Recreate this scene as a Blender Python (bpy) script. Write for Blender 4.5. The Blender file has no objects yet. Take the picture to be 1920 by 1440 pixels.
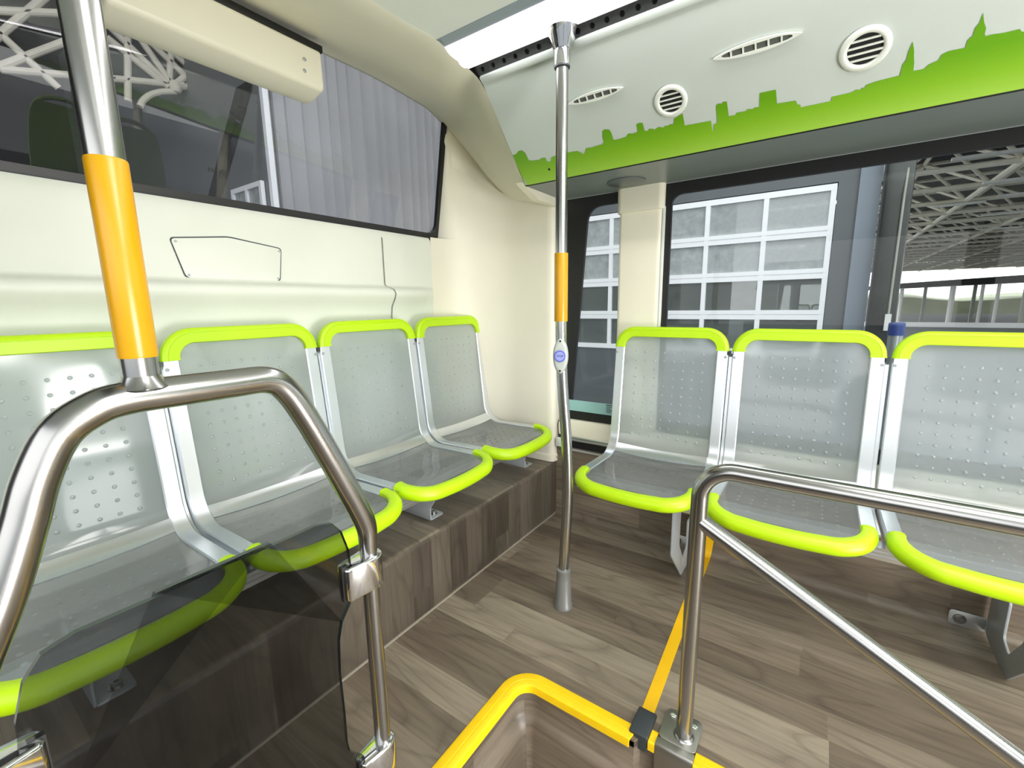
import bpy, bmesh, math, random
from mathutils import Vector, Matrix
random.seed(7)
PI = math.pi
SC = bpy.context.scene
COL = SC.collection
# ---------------------------------------------------------------- measured outlines (metres)
SKY = [(0.9402, 0.1272), (0.9288, 0.136), (0.9133, 0.1355), (0.9056, 0.1245), (0.9066, 0.0954), (0.8944, 0.0906), (0.8627, 0.0878), (0.8531, 0.0919), (0.8396, 0.091), (0.8381, 0.075), (0.8264, 0.0725), (0.8173, 0.086), (0.8034, 0.0891), (0.7467, 0.0903), (0.7177, 0.0885), (0.7047, 0.0787), (0.7013, 0.072), (0.6924, 0.0779), (0.685, 0.0907), (0.6648, 0.0888), (0.655, 0.0903), (0.627, 0.0913), (0.6207, 0.0972), (0.622, 0.113), (0.6138, 0.1334), (0.6057, 0.1367), (0.5922, 0.1324), (0.5889, 0.1228), (0.5914, 0.0966), (0.5767, 0.0957), (0.5461, 0.0973), (0.5395, 0.1062), (0.5237, 0.1023), (0.5192, 0.1038), (0.5092, 0.104), (0.5067, 0.128), (0.4981, 0.13), (0.489, 0.1277), (0.4892, 0.1024), (0.4777, 0.0996), (0.4763, 0.106), (0.4627, 0.1026), (0.4598, 0.0977), (0.4466, 0.1044), (0.4323, 0.0983), (0.4299, 0.1027), (0.4165, 0.1009), (0.4143, 0.1045), (0.4035, 0.1017), (0.4001, 0.1169), (0.3751, 0.1262), (0.3748, 0.0903), (0.3044, 0.0866), (0.3055, 0.0567), (0.3007, 0.0555), (0.2987, 0.075), (0.2895, 0.0766), (0.2875, 0.1254), (0.2831, 0.1294), (0.2715, 0.1262), (0.2697, 0.1315), (0.2607, 0.1291), (0.2594, 0.088), (0.2417, 0.0871), (0.24, 0.0927), (0.2252, 0.0917), (0.2156, 0.0914), (0.2141, 0.0961), (0.1997, 0.0923), (0.1965, 0.0957), (0.1853, 0.0942), (0.183, 0.13), (0.1475, 0.1287), (0.1453, 0.0918), (0.1039, 0.0888), (0.1008, 0.0783), (0.0938, 0.075), (0.093, 0.0679), (0.0296, 0.067), (0.0287, 0.0774), (-0.0106, 0.0774), (-0.0178, 0.0818), (-0.0282, 0.0788), (-0.0293, 0.0829), (-0.0355, 0.0812), (-0.0358, 0.0873), (-0.0565, 0.0906), (-0.0965, 0.0914), (-0.0975, 0.1155), (-0.1029, 0.124), (-0.1028, 0.139), (-0.1056, 0.1489), (-0.1072, 0.1601), (-0.1115, 0.1444), (-0.1134, 0.1356), (-0.1125, 0.1304), (-0.1173, 0.1123), (-0.1188, 0.0947), (-0.1368, 0.0933), (-0.1442, 0.1013), (-0.1585, 0.1052), (-0.1614, 0.1163), (-0.1724, 0.1199), (-0.1972, 0.1184), (-0.1959, 0.1333), (-0.2036, 0.1394), (-0.2032, 0.1535), (-0.2087, 0.1628), (-0.2084, 0.1805), (-0.2149, 0.1608), (-0.221, 0.1476), (-0.221, 0.1377), (-0.2236, 0.1319), (-0.233, 0.1324), (-0.2506, 0.1296), (-0.2728, 0.1292), (-0.277, 0.123), (-0.2878, 0.1204)]
RV = [(0.3999, 0.1688, 0.0402), (-0.0252, 0.1704, 0.0453)]
SV = [[(0.6908, 0.2406), (0.5173, 0.242)], [(0.2822, 0.2422), (0.0944, 0.2464)]]
HOLE = (0.8437, 0.0453)
ARCH = [(0.0315, 0.64, 0.7187), (0.0578, 0.64, 0.7891), (0.0735, 0.64, 0.8346), (0.0945, 0.64, 0.8742), (0.122, 0.64, 0.894), (0.1501, 0.64, 0.9018), (0.201, 0.64, 0.9024), (0.2675, 0.64, 0.9021), (0.3094, 0.64, 0.9003), (0.3345, 0.64, 0.8823), (0.3625, 0.64, 0.8315), (0.4127, 0.64, 0.7188), (0.4504, 0.64, 0.6255), (0.4542, 0.64, 0.577), (0.453, 0.64, 0.5353)]
GLASS = [(0.0163, 0.64, 0.6092), (0.0227, 0.64, 0.6287), (0.0313, 0.64, 0.6435), (0.0439, 0.64, 0.6528), (0.0684, 0.64, 0.6577), (0.1487, 0.64, 0.6611), (0.2673, 0.64, 0.6549), (0.3582, 0.64, 0.656), (0.386, 0.64, 0.6485), (0.402, 0.64, 0.6269), (0.4129, 0.64, 0.587), (0.4142, 0.64, 0.5661), (0.4158, 0.64, 0.5241), (0.407, 0.64, 0.4876), (0.3887, 0.64, 0.4627), (0.3805, 0.64, 0.4317), (0.3769, 0.64, 0.3706), (0.3782, 0.64, 0.2929), (0.3774, 0.64, 0.2257), (0.3808, 0.64, 0.2016), (0.4068, 0.64, 0.1677)]
AA = [(0.9858, 1.412, 1.8179), (1.1768, 1.412, 1.8207), (1.3412, 1.412, 1.8114), (1.4506, 1.412, 1.8025), (1.5438, 1.412, 1.7693), (1.625, 1.3979, 1.7136), (1.68, 1.3598, 1.6443), (1.715, 1.3127, 1.569), (1.74, 1.2481, 1.4998), (1.743, 1.2061, 1.4738), (1.743, 1.1146, 1.4454)]
AC = [(0.8141, 0.9778, 1.745), (0.9219, 0.9661, 1.737), (1.0211, 0.9417, 1.728), (1.0872, 0.9588, 1.724), (1.188, 0.9687, 1.72), (1.214, 0.942, 1.68), (1.2926, 0.95, 1.6218), (1.3749, 0.955, 1.5509), (1.4835, 0.967, 1.4555), (1.599, 0.967, 1.4112), (1.7427, 0.972, 1.4111)]
LIP = [(1.552, 1.4495, 1.6391), (1.6, 1.4281, 1.6155), (1.655, 1.3949, 1.5858), (1.69, 1.3401, 1.55), (1.728, 1.2784, 1.5066), (1.743, 1.2061, 1.4738)]
TR = [[(1.2286, 8.0, 4.3109), (1.9278, 8.0, 4.5976)], [(1.067, 8.0, 3.7315), (2.0342, 8.0, 5.0231)], [(1.127, 8.0, 3.6209), (1.9605, 8.0, 4.3198)], [(1.2896, 8.0, 4.1964), (1.7811, 8.0, 3.7152)], [(2.2182, 8.0, 3.9949), (3.1708, 8.0, 4.2388)], [(2.3629, 8.0, 4.676), (2.9856, 8.0, 4.173)], [(2.5998, 8.0, 4.8135), (3.0144, 8.0, 4.1972)], [(3.0811, 8.0, 4.7261), (2.9835, 8.0, 4.2069)], [(2.3409, 8.0, 4.5118), (2.9637, 8.0, 4.1514)], [(2.7157, 8.0, 4.7368), (3.1893, 8.0, 4.387)], [(2.8284, 8.0, 4.7859), (3.3049, 8.0, 4.5013)], [(2.5805, 8.0, 4.7098), (2.465, 8.0, 3.7913)], [(1.3033, 8.0, 3.7416), (2.3567, 8.0, 4.0266)], [(3.008, 8.0, 4.1461), (3.3193, 8.0, 4.5068)], [(3.008, 8.0, 4.1461), (3.2042, 8.0, 4.2364)]]
LOOP = [(2.589, 8.0, 3.7652), (2.6504, 8.0, 3.8729), (2.7541, 8.0, 3.9755), (2.8882, 8.0, 4.0558), (3.0559, 8.0, 4.1138)]
SPK = [(1.6834, 0.6435, 1.443), (1.6755, 0.7137, 1.443), (1.6841, 0.5737, 1.443)]

WORLD, P_STRIP, P_AISLE, P_FILL, EXPO, GAMMA = 2.4, 17, 84, 120, 0.10, 1.05

# ---------------------------------------------------------------- materials
def lin(c):
    c = c / 255.0
    return c / 12.92 if c <= 0.04045 else ((c + 0.055) / 1.055) ** 2.4
def rgb(r, g, b): return (lin(r), lin(g), lin(b), 1.0)

class NT:
    def __init__(self, name):
        self.m = bpy.data.materials.new(name); self.m.use_nodes = True
        self.t = self.m.node_tree; self.t.nodes.clear()
        self.out = self.n('ShaderNodeOutputMaterial')
    def n(self, typ, **kw):
        nd = self.t.nodes.new(typ)
        for k, v in kw.items(): setattr(nd, k, v)
        return nd
    def l(self, a, b): self.t.links.new(a, b)
    def math(self, op, a, b=None, c=None):
        nd = self.n('ShaderNodeMath', operation=op)
        for i, x in enumerate((a, b, c)):
            if x is None: continue
            if isinstance(x, (int, float)): nd.inputs[i].default_value = x
            else: self.l(x, nd.inputs[i])
        return nd.outputs[0]
    def comb(self, x, y, z):
        nd = self.n('ShaderNodeCombineXYZ')
        for i, v in enumerate((x, y, z)):
            if isinstance(v, (int, float)): nd.inputs[i].default_value = v
            else: self.l(v, nd.inputs[i])
        return nd.outputs[0]
    def ramp(self, fac, stops):
        nd = self.n('ShaderNodeValToRGB')
        e = nd.color_ramp.elements
        while len(e) < len(stops): e.new(0.5)
        for el, (p, c) in zip(e, stops): el.position = p; el.color = c
        self.l(fac, nd.inputs[0]); return nd.outputs[0]
    def noise(self, vec, scale, detail=3, rough=.5, dist=0):
        nd = self.n('ShaderNodeTexNoise')
        if vec is not None: self.l(vec, nd.inputs['Vector'])
        nd.inputs['Scale'].default_value = scale; nd.inputs['Detail'].default_value = detail
        nd.inputs['Roughness'].default_value = rough; nd.inputs['Distortion'].default_value = dist
        return nd.outputs['Fac']
    def mix(self, fac, a, b, blend='MIX'):
        nd = self.n('ShaderNodeMix', data_type='RGBA', blend_type=blend)
        for s, x in ((nd.inputs[0], fac), (nd.inputs[6], a), (nd.inputs[7], b)):
            if isinstance(x, (int, float)): s.default_value = x
            elif isinstance(x, tuple): s.default_value = x
            else: self.l(x, s)
        return nd.outputs[2]
    def princ(self, color, rough=.5, metal=0, bump=None, bump_s=.1, bump_d=.001, **kw):
        p = self.n('ShaderNodeBsdfPrincipled')
        if isinstance(color, tuple): p.inputs['Base Color'].default_value = color
        else: self.l(color, p.inputs['Base Color'])
        if isinstance(rough, (int, float)): p.inputs['Roughness'].default_value = rough
        else: self.l(rough, p.inputs['Roughness'])
        p.inputs['Metallic'].default_value = metal
        for k, v in kw.items(): p.inputs[k].default_value = v
        if bump is not None:
            b = self.n('ShaderNodeBump'); b.inputs['Strength'].default_value = bump_s
            b.inputs['Distance'].default_value = bump_d
            self.l(bump, b.inputs['Height']); self.l(b.outputs[0], p.inputs['Normal'])
        self.l(p.outputs[0], self.out.inputs[0]); return p

def plain(name, c, rough=.5, metal=0, var=.05, vscale=6, bscale=900, bs=0.0, bd=.0006, **kw):
    q = NT(name)
    g = q.n('ShaderNodeNewGeometry').outputs['Position']
    nz = q.noise(g, vscale, 2)
    dark = tuple(max(0, x * (1 - var)) for x in c[:3]) + (1,)
    lite = tuple(min(1, x * (1 + var)) for x in c[:3]) + (1,)
    colr = q.ramp(nz, [(.3, dark), (.7, lite)])
    b = q.noise(g, bscale, 2) if bs > 0 else None
    q.princ(colr, rough, metal, b, bs, bd, **kw)
    return q.m

def wood(name, ax, al, W=.0875, L=.98, off=.0, gain=1.0):
    q = NT(name)
    sep = q.n('ShaderNodeSeparateXYZ'); q.l(q.n('ShaderNodeNewGeometry').outputs['Position'], sep.inputs[0])
    a = q.math('ADD', sep.outputs[ax], 10 + off); l = q.math('ADD', sep.outputs[al], 10)
    row = q.math('FLOOR', q.math('DIVIDE', a, W))
    w1 = q.n('ShaderNodeTexWhiteNoise', noise_dimensions='1D'); q.l(row, w1.inputs['W'])
    l2 = q.math('ADD', q.math('DIVIDE', l, L), q.math('MULTIPLY', w1.outputs['Value'], 7.3))
    cell = q.math('FLOOR', l2)
    w2 = q.n('ShaderNodeTexWhiteNoise', noise_dimensions='2D'); q.l(q.comb(row, cell, 0), w2.inputs['Vector'])
    r = w2.outputs['Value']
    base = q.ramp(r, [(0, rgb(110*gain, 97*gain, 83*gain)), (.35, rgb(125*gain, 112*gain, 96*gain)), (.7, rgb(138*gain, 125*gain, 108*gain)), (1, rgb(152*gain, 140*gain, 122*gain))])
    roff = q.math('MULTIPLY', r, 37)
    # cathedral figure
    fv = q.comb(q.math('ADD', q.math('MULTIPLY', a, 7), roff), q.math('MULTIPLY', l, 1.3), roff)
    fig = q.math('FRACT', q.math('MULTIPLY', q.noise(fv, 1.0, 1, .4, .3), 9))
    fig2 = q.ramp(fig, [(0, (.58, .57, .56, 1)), (.18, (1, 1, 1, 1)), (.8, (1.02, 1.02, 1.02, 1)), (1, (.74, .73, .72, 1))])
    gv = q.comb(q.math('ADD', q.math('MULTIPLY', a, 95), roff), q.math('MULTIPLY', l, 4.5), roff)
    gr = q.ramp(q.noise(gv, 1.0, 5, .65), [(.25, (.62, .61, .60, 1)), (.5, (.98, .98, .98, 1)), (.75, (1.16, 1.15, 1.13, 1))])
    bv = q.comb(q.math('ADD', q.math('MULTIPLY', a, 18), roff), q.math('MULTIPLY', l, 1.8), roff)
    br = q.ramp(q.noise(bv, 1.0, 3, .6), [(.3, (.78, .77, .76, 1)), (.7, (1.1, 1.1, 1.1, 1))])
    c = q.mix(1.0, base, gr, 'MULTIPLY'); c = q.mix(.9, c, br, 'MULTIPLY'); c = q.mix(.7, c, fig2, 'MULTIPLY')
    # end seams
    fr = q.math('FRACT', l2)
    fa = q.math('FRACT', q.math('DIVIDE', a, W))
    seam = q.ramp(fa, [(0, (.7, .7, .7, 1)), (.03, (1, 1, 1, 1)), (1, (1, 1, 1, 1))])
    c = q.mix(.6, c, seam, 'MULTIPLY')
    q.princ(c, .42, 0, q.noise(gv, 1.0, 4), .06, .0006)
    return q.m

def steel(name, c=(185, 182, 176), rough=.24, vary=True):
    q = NT(name)
    tc = q.n('ShaderNodeNewGeometry').outputs['Position']
    mp = q.n('ShaderNodeMapping'); mp.inputs['Scale'].default_value = (9, 9, 3); q.l(tc, mp.inputs[0])
    nz = q.noise(mp.outputs[0], 1.0, 2)
    rr = q.math('ADD', q.math('MULTIPLY', nz, .03), rough - .015)
    q.princ(rgb(*c), rr, 1.0)
    return q.m

def fresnel(q, ior):
    """Fresnel weight of a thin sheet: the same from both faces (no internal reflection at the far face)"""
    fr = q.n('ShaderNodeFresnel'); bf = q.n('ShaderNodeNewGeometry').outputs['Backfacing']
    q.l(q.math('ADD', q.math('MULTIPLY', bf, 1 / ior - ior), ior), fr.inputs[0]); return fr

def glass_mat(name, tint, refl=.06, rough=0.0, haze=0.0, hazec=(1, 1, 1, 1), ior=1.5):
    """thin sheet: clear transmission, Fresnel reflection, a little surface haze"""
    q = NT(name)
    tr = q.n('ShaderNodeBsdfTransparent'); tr.inputs[0].default_value = tint
    gl = q.n('ShaderNodeBsdfGlossy'); gl.inputs['Roughness'].default_value = rough
    gl.inputs[0].default_value = (1, 1, 1, 1)
    fr = fresnel(q, ior)
    mx = q.n('ShaderNodeMixShader')
    q.l(fr.outputs[0], mx.inputs[0]); q.l(tr.outputs[0], mx.inputs[1]); q.l(gl.outputs[0], mx.inputs[2])
    last = mx.outputs[0]
    if haze > 0:
        df = q.n('ShaderNodeBsdfDiffuse'); df.inputs[0].default_value = hazec
        tl = q.n('ShaderNodeBsdfTranslucent'); tl.inputs[0].default_value = hazec
        ad = q.n('ShaderNodeMixShader'); ad.inputs[0].default_value = .5
        q.l(df.outputs[0], ad.inputs[1]); q.l(tl.outputs[0], ad.inputs[2])
        m2 = q.n('ShaderNodeMixShader')
        nz = q.noise(q.n('ShaderNodeNewGeometry').outputs['Position'], 9, 4, .6)
        q.l(q.math('MULTIPLY', q.math('ADD', nz, .5), haze), m2.inputs[0])
        q.l(last, m2.inputs[1]); q.l(ad.outputs[0], m2.inputs[2]); last = m2.outputs[0]
    q.l(last, q.out.inputs[0])
    return q.m

def poly_mat(name, blur=.16, clear=.3, haze=.16, col=(.86, .90, .90, 1), hz=(.75, .80, .79, 1)):
    """frosted polycarbonate: part clear, part blurred transmission, milky haze, glossy skin"""
    q = NT(name)
    tr = q.n('ShaderNodeBsdfTransparent'); tr.inputs[0].default_value = col
    rf = q.n('ShaderNodeBsdfRefraction'); rf.inputs['IOR'].default_value = 1.25; rf.inputs['Roughness'].default_value = blur
    rf.inputs[0].default_value = col
    m1 = q.n('ShaderNodeMixShader'); m1.inputs[0].default_value = clear
    q.l(rf.outputs[0], m1.inputs[1]); q.l(tr.outputs[0], m1.inputs[2])
    df = q.n('ShaderNodeBsdfDiffuse'); df.inputs[0].default_value = hz
    tl = q.n('ShaderNodeBsdfTranslucent'); tl.inputs[0].default_value = hz
    m2 = q.n('ShaderNodeMixShader'); m2.inputs[0].default_value = .6
    q.l(df.outputs[0], m2.inputs[1]); q.l(tl.outputs[0], m2.inputs[2])
    m3 = q.n('ShaderNodeMixShader'); m3.inputs[0].default_value = haze
    q.l(m1.outputs[0], m3.inputs[1]); q.l(m2.outputs[0], m3.inputs[2])
    gl = q.n('ShaderNodeBsdfGlossy'); gl.inputs['Roughness'].default_value = .08
    fr = fresnel(q, 1.45)
    m4 = q.n('ShaderNodeMixShader'); q.l(fr.outputs[0], m4.inputs[0])
    q.l(m3.outputs[0], m4.inputs[1]); q.l(gl.outputs[0], m4.inputs[2])
    q.l(m4.outputs[0], q.out.inputs[0])
    return q.m

def emit(name, c, s):
    q = NT(name); e = q.n('ShaderNodeEmission'); e.inputs[0].default_value = c; e.inputs[1].default_value = s
    q.l(e.outputs[0], q.out.inputs[0]); return q.m

M = dict(
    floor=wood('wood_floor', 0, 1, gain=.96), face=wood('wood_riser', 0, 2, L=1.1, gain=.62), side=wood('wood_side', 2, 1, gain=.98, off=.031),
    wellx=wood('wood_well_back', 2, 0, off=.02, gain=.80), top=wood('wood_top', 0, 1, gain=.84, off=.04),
    cream=plain('cream_plastic', rgb(232, 228, 208), .42, var=.02, bs=.10, bscale=700, bd=.0004),
    corner=plain('cream_corner', rgb(232, 228, 210), .42, var=.02, bs=.10, bscale=700, bd=.0004),
    creamgrey=plain('cream_greyer_light', rgb(220, 224, 212), .45, var=.02, bs=.16, bscale=600, bd=.0005),  # same cream plastic as the corner; its greyer light is put in the colour
    white=plain('white_panel', rgb(196, 205, 200), .35, var=.015),
    ventw=plain('vent_white', rgb(228, 232, 224), .4, var=.01),
    under=plain('grey_soffit', rgb(116, 126, 122), .35, var=.03),
    under2=plain('dark_disc', rgb(88, 95, 94), .3, var=.03),
    ceil=plain('ceiling_white', rgb(232, 238, 232), .5, var=.01),
    ceilgrey=plain('ceiling_grey_strip', rgb(140, 155, 165), .4, var=.02),
    lime=plain('lime_plastic', rgb(180, 222, 0), .40, var=.03, bs=.12, bscale=1200, bd=.0003),
    yellow=plain('yellow_edge', rgb(255, 206, 0), .45, var=.04, vscale=30),
    amber=plain('amber_sleeve', rgb(210, 152, 0), .28, var=.03),
    tape=plain('yellow_tape', rgb(246, 190, 0), .5, var=.04),
    black=plain('black_rubber', rgb(12, 12, 13), .45, var=.2),
    dark=plain('dark_plastic', rgb(44, 50, 54), .5, var=.1, bs=.2),
    rail=plain('perforated_black', rgb(52, 54, 54), .45, .3, var=.1),
    hole=plain('black_void', rgb(4, 4, 4), .8, var=.1),
    steel=steel('brushed_steel', (170, 170, 169), .22), chrome=steel('chrome', (215, 216, 218), .08),
    alum=steel('satin_aluminium', (232, 237, 242), .33), alum2=plain('bracket_grey', rgb(168, 174, 178), .38, .25, var=.03),
    grey=plain('grey_plastic', rgb(178, 184, 178), .4, var=.03),
    foot=plain('foot_grey', rgb(140, 142, 140), .35, .5, var=.04),
    poly=poly_mat('frosted_polycarbonate', blur=.17, clear=.24, haze=.34, col=(.97, .985, .99, 1), hz=(.82, .89, .91, 1)),
    polyb=poly_mat('smoky_polycarbonate', blur=.12, clear=.45, haze=.24, col=(.95, .97, .98, 1), hz=(.72, .76, .78, 1)),
    dimple=glass_mat('dimple_gloss', (.90, .92, .93, 1), ior=2.6, rough=.12), plate=steel('plate_steel', (158, 156, 150), .40),
    win=glass_mat('window_glass', (.95, .97, .97, 1), ior=1.22),
    rearglass=glass_mat('rear_window_glass', (.86, .87, .89, 1), ior=1.45, haze=.02, hazec=(.6, .6, .62, 1)),
    tint=glass_mat('tinted_glass', (.53, .54, .55, 1), ior=1.22),
    tintedge=plain('glass_edge', rgb(44, 60, 58), .2),
    button=emit('button_glow', rgb(178, 188, 255), .9), buttonring=plain('button_ring', rgb(96, 104, 205), .3, var=.02),
    ink=plain('dark_ink', rgb(30, 32, 80), .5), inkb=plain('black_ink', rgb(24, 26, 26), .5),
    light=emit('led_diffuser', (1, .93, .985, 1), 1.35),
    green=plain('green_seat', rgb(84, 116, 30), .4, var=.03),
    concrete=plain('depot_concrete', rgb(122, 127, 130), .8, var=.12, vscale=1.2),
    slate=plain('slate_cladding', rgb(92, 97, 100), .5, var=.05, vscale=2),
    slate2=plain('slate_pilaster', rgb(128, 140, 152), .4, var=.05, vscale=2),
    clad=plain('grey_cladding', rgb(166, 166, 167), .45, .2, var=.10, vscale=.9),
    clad2=plain('dark_cladding', rgb(112, 115, 116), .5, var=.1, vscale=.9),
    darksteel=plain('dark_steel', rgb(62, 66, 64), .32, .6, var=.25, vscale=2.5),
    wframe=plain('white_frame', rgb(246, 248, 250), .4, var=.01),
    dpane=glass_mat('door_pane_painted_sky', (.80, .84, .84, 1), ior=2.2, haze=.75, hazec=(.72, .76, .76, 1)), dpane2=glass_mat('door_pane_low', (.80, .84, .84, 1), ior=2.0, haze=.26, hazec=(.40, .44, .42, 1)),  # upper panes' pale haze paints in reflected sky; lower panes stay darker
    truss=plain('truss_paint', rgb(222, 216, 198), .5, var=.06), trussd=plain('truss_paint_grey', rgb(150, 152, 142), .5, var=.1),
    roof=plain('roof_deck', rgb(5, 6, 7), .8, var=.2, vscale=1), colw=plain('column_white', rgb(214, 216, 212), .5),
    hill=plain('hill_green', rgb(172, 180, 152), .9, var=.2, vscale=.3), leaf=plain('leaf_green', rgb(58, 92, 36), .8, var=.5, vscale=5),
    blue=plain('blue_cap', rgb(24, 58, 130), .35), canbody=plain('can_grey', rgb(170, 176, 176), .3, .6),
    aqua=plain('aqua_strip', rgb(150, 196, 194), .35, var=.06),
)
# gradient print for the skyline (a printed graphic, lighter towards its lower edge)
def skyline_mat():
    q = NT('skyline_print')
    uv = q.n('ShaderNodeUVMap'); sep = q.n('ShaderNodeSeparateXYZ'); q.l(uv.outputs[0], sep.inputs[0])
    c = q.ramp(sep.outputs[1], [(0, rgb(154, 200, 66)), (.05, rgb(128, 182, 30)), (.11, rgb(96, 158, 2)), (.3, rgb(84, 146, 0))])
    q.princ(c, .4); return q.m
M['sky'] = skyline_mat()

# ---------------------------------------------------------------- mesh builder
class MB:
    def __init__(s): s.v = []; s.f = []; s.uv = None
    def add(s, vs, fs):
        o = len(s.v); s.v += [tuple(v) for v in vs]; s.f += [tuple(i + o for i in f) for f in fs]; return s
    def box(s, lo, hi, m=None):
        (x0, y0, z0), (x1, y1, z1) = lo, hi
        vs = [Vector(p) for p in ((x0,y0,z0),(x1,y0,z0),(x1,y1,z0),(x0,y1,z0),(x0,y0,z1),(x1,y0,z1),(x1,y1,z1),(x0,y1,z1))]
        if m is not None: vs = [m @ v for v in vs]
        return s.add(vs, [(0,3,2,1),(4,5,6,7),(0,1,5,4),(1,2,6,5),(2,3,7,6),(3,0,4,7)])
    def prism(s, poly, fn, d0, d1):
        """poly: 2-D points; fn(a, b, d) -> 3-D; extruded from d0 to d1"""
        n = len(poly)
        vs = [fn(a, b, d0) for a, b in poly] + [fn(a, b, d1) for a, b in poly]
        fs = [tuple(range(n))[::-1], tuple(range(n, 2 * n))] + [(i, (i + 1) % n, n + (i + 1) % n, n + i) for i in range(n)]
        return s.add(vs, fs)
    def sweep(s, path, sec, frames, closed=False, caps=True, scales=None):
        """sec: 2-D closed outline; frames: list of (side, normal) vectors per path point"""
        n = len(sec); vs = []
        for i, p in enumerate(path):
            a, b = frames[i]; k = scales[i] if scales else (1, 1)
            for u, w in sec: vs.append(Vector(p) + a * (u * k[0]) + b * (w * k[1]))
        fs = []
        m = len(path); rng = m if closed else m - 1
        for i in range(rng):
            j = (i + 1) % m
            for k in range(n):
                k2 = (k + 1) % n
                fs.append((i * n + k, i * n + k2, j * n + k2, j * n + k))
        if caps and not closed: fs += [tuple(range(n))[::-1], tuple(range((m - 1) * n, m * n))]
        return s.add(vs, fs)
    def tube(s, path, r, seg=20, closed=False, caps=True):
        path = [Vector(p) for p in path]; m = len(path)
        rs = r if isinstance(r, list) else [r] * m
        tang = []
        for i in range(m):
            if closed: t = path[(i + 1) % m] - path[i - 1]
            else: t = path[min(i + 1, m - 1)] - path[max(i - 1, 0)]
            tang.append(t.normalized())
        ref = Vector((0, 0, 1)) if abs(tang[0].z) < .9 else Vector((1, 0, 0))
        a = (ref - tang[0] * ref.dot(tang[0])).normalized()
        fr = []
        for t in tang:
            a = (a - t * a.dot(t)).normalized(); fr.append((a, t.cross(a)))
        sec = [(math.cos(2 * PI * k / seg), math.sin(2 * PI * k / seg)) for k in range(seg)]
        return s.sweep(path, sec, fr, closed, caps, [(q, q) for q in rs])
    def lathe(s, prof, m=None, seg=24, caps=True):
        m = m or Matrix(); vs = []; fs = []; n = len(prof)
        for r, z in prof:
            for k in range(seg): vs.append(m @ Vector((r * math.cos(2 * PI * k / seg), r * math.sin(2 * PI * k / seg), z)))
        for i in range(n - 1):
            for k in range(seg):
                k2 = (k + 1) % seg
                fs.append((i * seg + k, i * seg + k2, (i + 1) * seg + k2, (i + 1) * seg + k))
        if caps: fs += [tuple(range(seg))[::-1], tuple(range((n - 1) * seg, n * seg))]
        return s.add(vs, fs)
    def grid(s, rows):
        n = len(rows[0]); vs = [p for r in rows for p in r]; fs = []
        for i in range(len(rows) - 1):
            for j in range(n - 1): fs.append((i * n + j, i * n + j + 1, (i + 1) * n + j + 1, (i + 1) * n + j))
        return s.add(vs, fs)
    def slab(s, rows, nrm, t):
        """closed sheet of thickness t: rows of points, nrm(i, j) unit vector"""
        R, n = len(rows), len(rows[0]); o = []
        for i in range(R):
            for j in range(n): o.append(Vector(rows[i][j]))
        b = [o[i * n + j] - nrm(i, j) * t for i in range(R) for j in range(n)]
        fs = []; N = R * n
        for i in range(R - 1):
            for j in range(n - 1):
                q = (i * n + j, i * n + j + 1, (i + 1) * n + j + 1, (i + 1) * n + j)
                fs.append(q); fs.append(tuple(N + k for k in q[::-1]))
        loop = [j for j in range(n)] + [i * n + n - 1 for i in range(1, R)] + [(R - 1) * n + j for j in range(n - 2, -1, -1)] + [i * n for i in range(R - 2, 0, -1)]
        for k in range(len(loop)):
            x, y = loop[k], loop[(k + 1) % len(loop)]; fs.append((y, x, N + x, N + y))
        return s.add(o + b, fs)
    def build(s, name, mat, parent=None, smooth=True, bevel=0, seg=2, angle=35, recalc=True):
        me = bpy.data.meshes.new(name); me.from_pydata(s.v, [], s.f)
        bm = bmesh.new(); bm.from_mesh(me)
        if recalc: bmesh.ops.recalc_face_normals(bm, faces=bm.faces)
        if bevel > 0:
            es = [e for e in bm.edges if len(e.link_faces) == 2 and e.calc_face_angle(0) > .6]
            bmesh.ops.bevel(bm, geom=es, offset=bevel, segments=seg, affect='EDGES', profile=.5, clamp_overlap=True)
        bm.to_mesh(me); bm.free()
        if smooth:
            me.polygons.foreach_set('use_smooth', [True] * len(me.polygons))
            me.set_sharp_from_angle(angle=math.radians(angle))
        me.materials.append(mat); me.update()
        o = bpy.data.objects.new(name, me); COL.objects.link(o)
        if parent is not None:
            o.parent = parent; o.matrix_parent_inverse = parent.matrix_world.inverted()
        return o

def tag(o, label=None, cat=None, group=None, kind=None):
    if label: o['label'] = label
    if cat: o['category'] = cat
    if group: o['group'] = group
    if kind: o['kind'] = kind
    return o
def empty(name, loc=(0, 0, 0)):
    o = bpy.data.objects.new(name, None); COL.objects.link(o); o.location = loc; o.empty_display_size = .05
    o.matrix_world = Matrix.Translation(loc)
    return o
def struct(o): o['kind'] = 'structure'; return o
def copy_tree(o, parent=None):
    c = o.copy(); COL.objects.link(c)
    if parent is not None: c.parent = parent
    for ch in list(o.children): copy_tree(ch, c)
    return c
def XZ(y0):  return lambda a, b, d: (a, y0 + d, b)
def YZ(x0):  return lambda a, b, d: (x0 + d, a, b)
def XY(z0):  return lambda a, b, d: (a, b, z0 + d)
def rrect(x0, y0, x1, y1, r, n=6):
    pts = []
    for cx, cy, a0 in ((x1 - r, y1 - r, 0), (x0 + r, y1 - r, 90), (x0 + r, y0 + r, 180), (x1 - r, y0 + r, 270)):
        for k in range(n + 1):
            t = math.radians(a0 + 90 * k / n); pts.append((cx + r * math.cos(t), cy + r * math.sin(t)))
    return pts
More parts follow.
